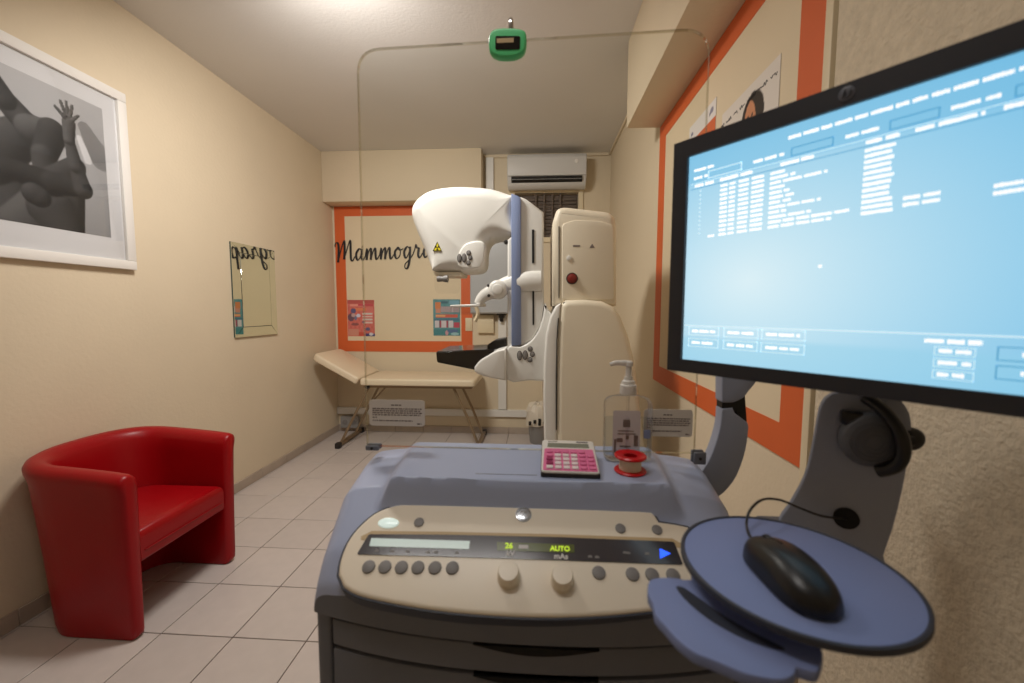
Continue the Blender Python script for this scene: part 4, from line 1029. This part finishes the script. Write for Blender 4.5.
for r_ in range(5):
    for c_ in range(6):
        kx0 = -cw + .0095 + c_ * .0158; ky0 = .0075 + r_ * .0148
        if c_ in (0, ): m_ = M['pink_dark'] if r_ in (1, 2) else (M['white_key'] if r_ == 0 else M['pink'])
        elif c_ in (1, 2, 3) and r_ < 4: m_ = M['white_key']
        else: m_ = M['pink']
        if r_ == 4 and c_ == 5: continue
        part('key', cal_top(box(kx0, kx0 + .0125, ky0, ky0 + .0105, 0.0012, 0.0042, 0.0012, 1)), m_, cal, 'white key' if m_ is M['white_key'] else None)

# sanitiser pump bottle
bx0, by0 = 0.185, 0.846
bt = thing('sanitizer_bottle', 'clear hand sanitiser pump bottle standing by the glass behind the red spool', 'bottle', (bx0, by0, ZT))
def rrect(hx, hy, r_, z): return [(bx0 + p[0], by0 + p[1], z) for p in round_poly([(-hx, -hy), (hx, -hy), (hx, hy), (-hx, hy)], r_, 5)]
rings = [rrect(.038, .016, .012, ZT), rrect(.0455, .0225, .016, ZT + .003), rrect(.0475, .0245, .017, ZT + .010), rrect(.0475, .0245, .017, ZT + .112), rrect(.0470, .0240, .018, ZT + .121), rrect(.0420, .0215, .019, ZT + .1285), rrect(.030, .0175, .016, ZT + .132), rrect(.0155, .0135, .0125, ZT + .135), rrect(.0135, .0135, .0132, ZT + .142)]
part('bottle', loft(rings), M['clear'], bt, 'clear bottle body', angle=60)
part('gel', loft([rrect(.036, .015, .011, ZT + .003), rrect(.0455, .0225, .016, ZT + .010), rrect(.0455, .0225, .016, ZT + .085)]), M['gel'], bt, 'clear gel filling the bottle')
fl = part('front_label', prism(round_poly([(bx0 - .034, ZT + .014), (bx0 + .02, ZT + .014), (bx0 + .02, ZT + .108), (bx0 - .034, ZT + .108)], .004, 3), 'y', by0 - .0256, by0 - .0248), M['film'], bt, 'pale label with small dark print')
tb = []
kr2 = random.Random(4)
for (a, b, c, d) in ((-.014, .0, .075, .09), (-.026, -.014, .044, .052), (-.008, -.002, .05, .058), (.008, .016, .036, .058), (-.02, .002, .034, .037), (-.031, -.027, .02, .05), (-.024, .012, .06, .062), (-.024, .008, .066, .068), (-.022, .0, .026, .028), (-.022, .004, .020, .022)):
    tb.append(box(bx0 + a, bx0 + b, by0 - .0260, by0 - .0255, ZT + c, ZT + d))
part('label_print', join(tb), M['ink'], fl)
part('side_label', prism(round_poly([(bx0 + .027, ZT + .052), (bx0 + .04, ZT + .052), (bx0 + .04, ZT + .07), (bx0 + .027, ZT + .07)], .003, 2), 'y', by0 - .0254, by0 - .0247), M['blue_band'], bt, 'small blue label')
pz = ZT + .1365
pu = part('pump', join([lathe([(0, 0), (.0165, 0), (.017, .003), (.0165, .019), (.014, .021), (.013, .027), (.009, .030), (.0085, .036), (0, .036)], (bx0, by0, pz), (0, 0, 1), 24),
                   lathe([(0, 0), (.0062, 0), (.0062, .021), (.0085, .023), (.0085, .030), (.006, .032), (0, .032)], (bx0, by0, pz + .036), (0, 0, 1), 18)]), M['white_plastic'], bt, 'white pump')
part('spout', tube(smooth([(bx0 + .004, by0, pz + .0625), (bx0 - .012, by0, pz + .064), (bx0 - .028, by0, pz + .0635), (bx0 - .037, by0, pz + .060)], 4, closed=False), [.0062] * 5 + [.0052] * 4 + [.0044] * 4, 10), M['white_plastic'], pu)
part('dip_tube', tube([(bx0, by0, ZT + .012), (bx0, by0, ZT + .138)], .003, 8), M['clear'], bt)

# spool of tape
sx0, sy0 = 0.178, 0.781
sp = thing('tape_spool', 'red plastic spool of cream tape lying in front of the sanitiser bottle', 'tape spool', (sx0, sy0, ZT))
part('flange', lathe([(.0105, 0), (.0285, 0), (.030, .0015), (.030, .003), (.0285, .0045), (.0105, .0045)], (sx0, sy0, ZT), (0, 0, 1), 36), M['red_plastic'], sp)
part('flange', lathe([(.0125, .028), (.0285, .028), (.030, .0295), (.030, .0315), (.028, .0335), (.0145, .0325), (.0125, .031)], (sx0, sy0, ZT), (0, 0, 1), 36), M['red_plastic'], sp)
part('core', lathe([(.0125, .0045), (.0135, .0045), (.0135, .030), (.0125, .030)], (sx0, sy0, ZT), (0, 0, 1), 28), M['red_plastic'], sp)
part('tape', lathe([(.0138, .005), (.0205, .005), (.0205, .0275), (.0138, .0275)], (sx0, sy0, ZT), (0, 0, 1), 32), M['tape'], sp, 'cream tape')

# ================================================================== MONITOR
MD = Vector((0.632, -0.775, 0)).normalized(); MN = Vector((-MD.y, MD.x, 0))
MX, MY = 0.223 - 0.005 * MD.x, 0.708 - 0.005 * MD.y
MON = Matrix(((MD.x, MN.x, 0, MX), (MD.y, MN.y, 0, MY), (0, 0, 1, 0), (0, 0, 0, 1)))
def on_mon(bm): return xf(bm, MON)
mo = thing('computer_monitor', 'black computer monitor showing a bright blue list on its screen at the right', 'monitor', (0.37, 0.54, 1.34), math.atan2(MD.y, MD.x))
SW, z0_, z1_ = 0.462, 1.337, 1.708
sa, sb_, sz0, sz1 = 0.0245, SW - 0.0245, 1.3575, 1.6815
fr_o = round_poly([(0, z0_), (SW, z0_), (SW, z1_), (0, z1_)], .004, 3); fr_i = [(sa, sz0), (sb_, sz0), (sb_, sz1), (sa, sz1)]
part('back_shell', on_mon(pillow(fr_o, 'y', 0.012, 0.052, 0.001, 0.016, 4)), M['bezel'], mo)
for poly in ([(0, z0_), (SW, z0_), (sb_, sz0), (sa, sz0)], [(SW, z0_), (SW, z1_), (sb_, sz1), (sb_, sz0)], [(SW, z1_), (0, z1_), (sa, sz1), (sb_, sz1)], [(0, z1_), (0, z0_), (sa, sz0), (sa, sz1)]):
    part('bezel', on_mon(prism(poly, 'y', 0.0, 0.014)), M['bezel'], mo)
# screen picture: a plain blue window, viewing-angle paling toward its lower left painted in
def ui(u, v):
    im = fill(u.shape, (0, 0, 0)).astype(float)
    c = np.clip(1 - np.hypot((u - .24) / .95, (v - .38) / .95), 0, 1)
    a_ = np.array((92, 182, 232.)); b_ = np.array((226, 248, 255.))
    im[:] = a_ + (b_ - a_) * (c ** .7)[..., None]
    hb = v > .86; im[hb] = im[hb] * .5 + np.array((122, 196, 234.)) * .5
    lb_ = v < .115; im[lb_] = im[lb_] * .6 + np.array((150, 214, 240.)) * .4
    return im
M['screen'] = attr_mat('screen_picture', 0.25, emit=1.0)
so = MON @ Vector((sa, 0.006, sz0))
scr = printed('screen', so, tuple(MD), (0, 0, 1), sb_ - sa, sz1 - sz0, 60, 48, ui, M['screen'], mo)
scr['label'] = 'lit blue screen'
def q_(s0, s1, za, zb, yy=0.0052): return box(s0, s1, yy, yy + 0.0006, za, zb)
def words_(s0, s1, zc, h, rnd, wmin=.008, wmax=.022):
    out = []; s_ = s0
    while s_ < s1 - .002:
        e_ = min(s1, s_ + rnd.uniform(wmin, wmax)); x = s_
        while x < e_ - .0006:
            l_ = rnd.uniform(.0014, .0030); out.append(q_(x, min(x + l_, e_), zc - h * rnd.uniform(.36, .5), zc + h * rnd.uniform(.36, .5))); x += l_ + .0005
        s_ = e_ + .0028
    return out
def outline(s0, s1, za, zb, t_=.0009): return [q_(s0, s1, za, za + t_), q_(s0, s1, zb - t_, zb), q_(s0, s0 + t_, za, zb), q_(s1 - t_, s1, za, zb)]
rnd = random.Random(11); tx, li, lig, dkg = [], [], [], []
O5 = 0.005
zA = 1.6455          # field row under the title
tx += words_(.166, .43, 1.6655, .0046, rnd); 
tx += words_(.034, .066, 1.6575, .0042, rnd); tx += words_(.034, .056, zA, .0042, rnd)
lig.append(outline(.057, .107, zA - .005, zA + .006, .0011))
tx += words_(.123, .162, zA + .001, .0042, rnd); dkg.append(outline(.170, .216, zA - .005, zA + .006, .001))
tx += words_(.228, .262, zA + .001, .0042, rnd); dkg.append(outline(.268, .308, zA - .005, zA + .006, .001))
tx += words_(.316, .350, zA + .001, .0042, rnd); dkg.append(outline(.358, SW - .03, zA - .005, zA + .006, .001))
hz = 1.6335
for (a, b) in ((.036, .050), (.053, .066), (.076, .122), (.158, .196), (.248, .277), (.290, .340), (.352, .43)):
    tx += words_(a, b, hz, .0046, rnd, .014, .03)
dkg.append([q_(sa + .004, sb_ - .004, hz - .0046, hz - .0038)]); lig.append([q_(sa + .004, sb_ - .004, hz + .0038, hz + .0044)])
zt, zb2, rows = 1.6245, 1.5525, 12
for k in range(rows):
    zr = zt - (zt - zb2) * k / (rows - 1)
    if k < 11: li.append(q_(.0445, .0465, zr - .001, zr + .001))
    if k == rows - 1: tx += words_(.060, .072, zr, .0036, rnd)
    for (a, b) in ((.077, .0876), (.0906, .099), (.104, .118), (.122, .138)): tx += words_(a, b, zr, .0036, rnd, .03, .04)
    ln = (.022, .03, .066, .018, .024, .03, .026, .060, .022, .050, .090, .072)[k]
    tx += words_(.146, .146 + ln, zr, .0036, rnd, .012, .022)
    tx += words_(.2475, .2475 + (.027, .024, .026, .024, .025, .027, .025, .024, .024, .027, .028, .028)[k], zr, .0040, rnd, .03, .04)
for k in (0, 1):
    tx += words_(.284, .313, 1.5625 - .0072 * k, .0040, rnd, .012, .02); tx += words_(.350, .430, 1.5605 - .0072 * k, .0040, rnd, .014, .03)
zl = 1.4135
lig.append([q_(sa + .002, sb_ - .002, zl - .0008, zl + .0008)])
for r_ in range(2):
    for (a, b) in ((.034, .0835), (.091, .140), (.1445, .198)):
        za = zl - .0155 - .0185 * r_
        lig.append(outline(a, b, za, za + .0135, .0008)); tx += words_(a + .006, b - .006, za + .0068, .0044, rnd)
tx += words_(.310, .352, zl - .0075, .0050, rnd)
for k in range(3):
    za = zl - .0225 - .0125 * k; lig.append(outline(.318, .348, za, za + .0095, .0006)); tx += words_(.3215, .3455, za + .0048, .0046, rnd)
for k in range(2):
    za = zl - .024 - .0185 * k; dkg.append(outline(.362, .43, za, za + .014, .001)); tx += words_(.378, .415, za + .007, .0046, rnd)
def on_screen(name, bms, m_, lab): 
    return part(name, on_mon(join(bms)), m_, scr, lab)
on_screen('screen_text', tx, M['ui_white'], 'rows of small white text')['kind'] = 'stuff'
on_screen('row_marks', li, M['ui_line'], 'column of pale row marks')['kind'] = 'stuff'
for b_ in lig: on_screen('screen_outline', b_, M['ui_line'], None)
for b_ in dkg: on_screen('field_outline', b_, M['ui_dark'], None)
on_screen('cursor', [q_(.208, .2115, 1.4925, 1.496)], M['ui_white'], 'small white pointer')
lg = part('emblem', on_mon(puck((0.228, 0.0005, 1.695), 0.0085, 0.0012, (0, -1, 0), 0.1, 28)), M['bezel_logo'], mo, 'round grey emblem on the upper bezel')
part('emblem_letters', on_mon(join([tube([(0.228 + a, -0.001, 1.695 + b) for a, b in pol], 0.0006, 6) for pol in ([(-.0042, -.004), (-.0018, .0058)], [(-.0034, .0004), (-.0010, .0016), (-.0006, -.0004), (-.0016, -.004)], [(.0006, -.0058), (.0030, .0016)], [(.0026, .0016), (.0048, .0014), (.0046, -.001), (.0034, -.0032), (.0014, -.0034)])])), M['bezel'], lg)

# arm that carries the monitor
ar = thing('monitor_arm', 'curved grey plastic arm rising from the right rear of the console to the monitor', 'monitor arm', (0.37, 0.95, 1.02))
arm_o = smooth([(0.4105, 1.2185), (0.4088, 1.1799), (0.3986, 1.134), (0.3828, 1.0921), (0.3599, 1.0566)], 3, closed=False) + [(0.350, 1.02), (0.372, 1.012)] + smooth([(0.3906, 1.0013), (0.4227, 1.0258), (0.4494, 1.0661), (0.4663, 1.1264), (0.4704, 1.1789)], 3, closed=False) + [(0.4679, 1.1879), (0.4389, 1.21), (0.4341, 1.2212)]
part('lower_arm', pillow(arm_o, 'y', 0.932, 0.967, 0.003, 0.004, 2), M['arm_grey'], ar, angle=50)
part('upper_block', pillow(round_poly([(0.4057, 1.3153), (0.4886, 1.3161), (0.4818, 1.2806), (0.4678, 1.2626), (0.4558, 1.2445), (0.4369, 1.2341), (0.409, 1.2325)], [0,0,.01,.004,.004,.008,.006], 3), 'y', 0.930, 0.968, 0.003, 0.004, 2), M['arm_grey'], ar, angle=50)
part('knuckle', prism([(0.4116, 1.2335), (0.4354, 1.2327), (0.4607, 1.2478), (0.4678, 1.1845), (0.4566, 1.1934), (0.4427, 1.2136), (0.4123, 1.2165)], 'y', 0.936, 0.964), M['black'], ar, 'black joint')
part('link_arm', tube(smooth([(0.425, 0.948, 1.31), (0.46, 0.90, 1.40), (0.475, 0.76, 1.47), (0.43, 0.62, 1.50)], 4, closed=False), 0.024, 12), M['arm_grey'], ar)
part('mount_plate', on_mon(box(0.18, 0.28, 0.0525, 0.066, 1.45, 1.55, 0.004, 1)), M['black'], ar, 'black mounting plate on the back of the monitor')

# ================================================================== MOUSE PLATFORM
PD = Vector((0.90, -0.436, 0)).normalized(); PN = Vector((-PD.y, PD.x, 0))
PLM = Matrix(((PD.x, PN.x, 0, 0.40), (PD.y, PN.y, 0, 0.66), (0, 0, 1, 0), (0, 0, 0, 1)))
def on_plate(bm): return xf(bm, PLM)
dcx, dcy, dz_, dr_ = 0.286, 0.463, 1.150, 0.1135
mp = thing('mouse_platform', 'grey upright bracket carrying a round blue mouse tray beside the console', 'mouse tray', (0.36, 0.62, 1.0))
bo = [(0.0344, 1.2967), (0.0457, 1.3133), (0.0758, 1.3194), (0.1147, 1.3161), (0.1291, 1.3049), (0.1368, 1.2802), (0.1362, 1.2357), (0.1328, 1.1841), (0.1255, 1.1229), (0.1179, 1.0814), (0.1142, 1.0279), (-0.0201, 1.0064), (-0.0153, 1.0876), (-0.0008, 1.1247), (0.0132, 1.1606), (0.0219, 1.1945), (0.0273, 1.2398), (0.0306, 1.2746)]
part('upright_plate', on_plate(pillow(smooth(bo, 2), 'y', 0.0, 0.016, 0.003, 0.003, 2)), M['arm_grey'], mp, 'grey upright plate')
gq = (0.0719, 1.127)
part('cable_hole', on_plate(lathe([(0, 0), (.013, 0), (.016, -.002), (.016, .001), (0, .001)], (gq[0], -0.0008, gq[1]), (0, 1, 0), 20)), M['black_matte'], mp, 'black cable hole')
part('side_bracket', join([box(0.350, 0.40, 0.63, 0.70, 0.99, 1.045, 0.004, 1), box(0.36, 0.44, 0.655, 0.685, 1.0, 1.10, 0.004, 1)]), M['body'], mp)
part('tray_stem', join([xf(box(0, 0.235, -0.014, 0.014, 1.050, 1.068, 0.003, 1), Matrix.Translation((0.280, 0.458, 0)) @ Matrix.Rotation(math.radians(45), 4, 'Z')), puck((0.286, 0.463, 1.05), 0.014, 0.093)]), M['body'], mp)
tr_ = part('tray', lathe([(0, -.007), (dr_ - .004, -.007), (dr_ - .001, -.005), (dr_ - .001, -.0015), (dr_ - .004, 0), (0, 0)], (dcx, dcy, dz_), (0, 0, 1), 72), M['pad'], mp, 'round blue tray')
part('tray_rim', lathe([(dr_ - .0035, .0004), (dr_ - .0015, .0016), (dr_ + .0008, .0006), (dr_ + .001, -.006), (dr_ - .002, -.0075), (dr_ - .004, -.007)], (dcx, dcy, dz_), (0, 0, 1), 72), M['pad_edge'], tr_, 'dark rubber rim')
wg = [(0.1287, 0.4613), (0.1355, 0.4697), (0.1503, 0.4734), (0.1642, 0.4734), (0.182, 0.4718)] + [(0.20, 0.50), (0.27, 0.43), (0.272, 0.40)] + [(0.2641, 0.3739), (0.2535, 0.3603), (0.2451, 0.3526), (0.2379, 0.3531), (0.2302, 0.3557), (0.2247, 0.3493), (0.2109, 0.3425), (0.1925, 0.3437), (0.1793, 0.3473), (0.1657, 0.3551), (0.152, 0.3622), (0.144, 0.3672), (0.1343, 0.3817), (0.1282, 0.399), (0.123, 0.4123), (0.1254, 0.4285), (0.1238, 0.4425)]
part('front_plate', pillow(smooth(wg, 2), 'z', 1.114, 1.125, 0.001, 0.002, 2), M['pad'], mp, 'wavy edged blue plate in front of the round tray')
sl_ = [(0.1584, 0.4556), (0.1668, 0.4545), (0.178, 0.4374), (0.1942, 0.4121), (0.2107, 0.3935), (0.2282, 0.3778), (0.2292, 0.3733), (0.2175, 0.3748), (0.1996, 0.3841), (0.1814, 0.4005), (0.1689, 0.4189), (0.1611, 0.4379)]
part('plate_slot', prism(smooth(sl_, 2), 'z', 1.1245, 1.1258), M['pad_edge'], mp, 'dark grey slot in the front plate')
part('plate_joint', box(0.235, 0.265, 0.405, 0.44, 1.1255, 1.1425, 0.002, 1), M['body'], mp)

# black bracket with a round ribbed knob on the upright plate
kb_ = mp
kc = [(0.0917, 1.2546), (0.065, 1.2822), (0.1381, 1.2576)]
lens = lathe([(0, .022), (.018, .020), (.032, .014), (.038, .006), (.038, -.008), (0, -.008)], (0, 0, 0), (0, -1, 0), 28)
lens = xf(lens, Matrix.Translation((kc[0][0], -0.010, kc[0][1])) @ Matrix.Rotation(math.radians(28), 4, 'Y') @ Matrix.Diagonal((0.95, 1, 1.05, 1)))
part('knob', on_plate(lens), M['knob_grey'], kb_, 'ribbed grey knob', angle=60)
rb_ = [xf(tube([(0.029 * math.cos(a) * .95 * k, -.0236 + .0065 * k * k, 0.029 * math.sin(a) * 1.04 * k) for a in [2 * math.pi * i / 28 for i in range(29)]], 0.0006, 5), Matrix.Translation((kc[0][0], -0.010, kc[0][1])) @ Matrix.Rotation(math.radians(28), 4, 'Y')) for k in (.35, .55, .75, .95)]
part('knob_ribs', on_plate(join(rb_)), M['knob_grey'], kb_)
lp = [(0.0829, 1.3142), (0.1016, 1.2987), (0.116, 1.2744), (0.1206, 1.2489), (0.1154, 1.2261), (0.0996, 1.2127)]
part('strap', on_plate(tube(smooth([(p[0], (-0.008, -0.022, -0.032, -0.036, -0.032, -0.022)[i], p[1]) for i, p in enumerate(lp)], 4, closed=False), 0.0085, 12)), M['black'], kb_, 'black strap')
part('latch', on_plate(box(kc[1][0] - .009, kc[1][0] + .016, -0.018, -0.001, kc[1][1] - .010, kc[1][1] + .010, 0.003, 2)), M['black'], kb_, 'black latch block')
part('bolt_head', on_plate(lathe([(0, .006), (.012, .005), (.016, 0), (.016, -.012), (0, -.012)], (kc[2][0] + .002, 0.004, kc[2][1]), (0.4, -1, 0), 20)), M['black'], kb_, 'black bolt head', angle=60)
part('spindle', on_plate(tube([(kc[0][0], -0.012, kc[0][1]), (kc[2][0], -0.006, kc[2][1])], 0.007, 10)), M['black'], kb_)

# mouse on the tray
ma = math.radians(4)
ms = thing('computer_mouse', 'black wired computer mouse on the round blue tray', 'mouse', (0.267, 0.435, dz_ + 0.0016), ma)
MB = BASE[ms.name]
def mouse_bm(y0, y1, grow=0.0, hz_=1.0, xlo=-1, xhi=1):
    rings = []
    for k in range(17):
        t_ = k / 16; y = y0 + (y1 - y0) * t_; u = (y + 0.058) / 0.116
        wd = (0.0305 * (1 - abs(2 * u - 1) ** 3.2) ** 0.45 if 0 < u < 1 else 0.0) * (1 - 0.06 * math.sin(math.pi * u)) + grow
        hh = (0.037 * (max(0, math.sin(math.pi * (u * 0.84 + 0.06)))) ** 0.6) * (1 - .16 * u) * hz_ * (1 if 0 < u < 1 else 0) + grow
        wd, hh = max(wd, .004), max(hh, .006)
        rings.append([(max(xlo * wd, min(xhi * wd, wd * (abs(math.cos(a)) ** .75) * (1 if math.cos(a) >= 0 else -1))), y, 0.0015 + hh * (max(0.0, math.sin(a)) ** .75)) for a in [math.pi * i / 14 for i in range(15)]])
    return xf(loft(rings), MB)
part('shell', mouse_bm(-0.0575, 0.0575), M['black'], ms, angle=70)
part('wheel', xf(lathe([(0, -.003), (.008, -.003), (.009, -.0015), (.009, .0015), (.008, .003), (0, .003)], (0, 0.036, 0.0215), (1, 0, 0), 20), MB), M['dark_metal'], ms)
part('button_gap', xf(tube([(0, 0.052, 0.0165), (0, 0.044, 0.0235), (0, 0.03, 0.0302), (0, 0.012, 0.0352)], 0.0008, 6), MB), M['black_matte'], ms, 'gap between the two buttons')
cp0 = MB @ Vector((0, 0.055, 0.008))
cend = PLM @ Vector((gq[0], -0.003, gq[1]))
mid = [(0.2726, 0.535, 1.1638), (0.2852, 0.55, 1.1743), (0.3109, 0.57, 1.1787), (0.3452, 0.59, 1.1696), (0.3825, 0.605, 1.1516), (0.4241, 0.62, 1.1332)]
part('cable', tube(smooth([tuple(cp0), (cp0.x - .004, cp0.y + .012, cp0.z + .006)] + mid + [tuple(cend)], 5, closed=False), 0.0017, 8), M['black'], ms, 'thin black cable')

# ================================================================== RIGHT WALL POSTERS
def side_poster(label, y0, y1, z0, z1, fn):
    t = thing('poster', label, 'poster', (XR - 0.004, (y0 + y1) / 2, z0), 0, 'health posters on the walls')
    part('sheet', box(XR - 0.0062, XR - 0.0045, y0, y1, z0, z1), M['paper'], t)
    return t, printed('print', (XR - 0.0066, y1, z0), (0, -1, 0), (0, 0, 1), y1 - y0, z1 - z0, 90, 90, fn, M['print'], t)
def woman_poster(u, v):
    im = fill(u.shape, (226, 218, 208))
    rect_(im, u, v, .10, .30, .0, .835, (52, 84, 176))
    m_ = (v < .86 - (u - .12) * .0) & (u > .14) & (u < .30) & (v < .82); im[m_] = (46, 76, 170)
    blob_(im, u, v, .60, .775, .19, .16, (44, 38, 34)); blob_(im, u, v, .56, .755, .095, .135, (206, 142, 104)); rect_(im, u, v, .40, .78, .0, .56, (60, 50, 46))
    blob_(im, u, v, .53, .79, .018, .012, (40, 30, 26)); blob_(im, u, v, .60, .79, .018, .012, (40, 30, 26)); blob_(im, u, v, .56, .69, .035, .012, (150, 66, 60)); blob_(im, u, v, .56, .74, .012, .02, (182, 116, 82))
    return im
tp, pr = side_poster('white poster with a dark haired woman and a line of handwriting behind the monitor top', 1.44, 1.862, 1.72, 2.258, woman_poster)
hw = []; rnd = random.Random(21); yy = 1.868
while yy > 1.45:
    pts = []; wl_ = rnd.uniform(.03, .07)
    n = max(4, int(wl_ / .006))
    for k in range(n): pts.append((XR - 0.0072, yy - wl_ * k / n, 2.208 + .004 * (-1) ** k + rnd.uniform(-.002, .006)))
    hw.append(tube(smooth(pts, 3, closed=False), 0.0011, 5)); yy -= wl_ + .012
part('handwriting', join(hw), M['letter'], pr, 'line of black handwriting')
def orange_poster(u, v):
    im = fill(u.shape, (232, 228, 224)); im[v < .83] = (216, 108, 62); im[v < .30] = (226, 204, 172)
    blob_(im, u, v, .12, .90, .05, .022, (120, 124, 150)); blob_(im, u, v, .86, .92, .06, .03, (140, 140, 160)); blob_(im, u, v, .80, .90, .02, .02, (90, 90, 120))
    return im
side_poster('white and orange poster on the right wall left of the woman poster', 1.93, 2.25, 1.92, 2.365, orange_poster)

bpy.context.view_layer.update()
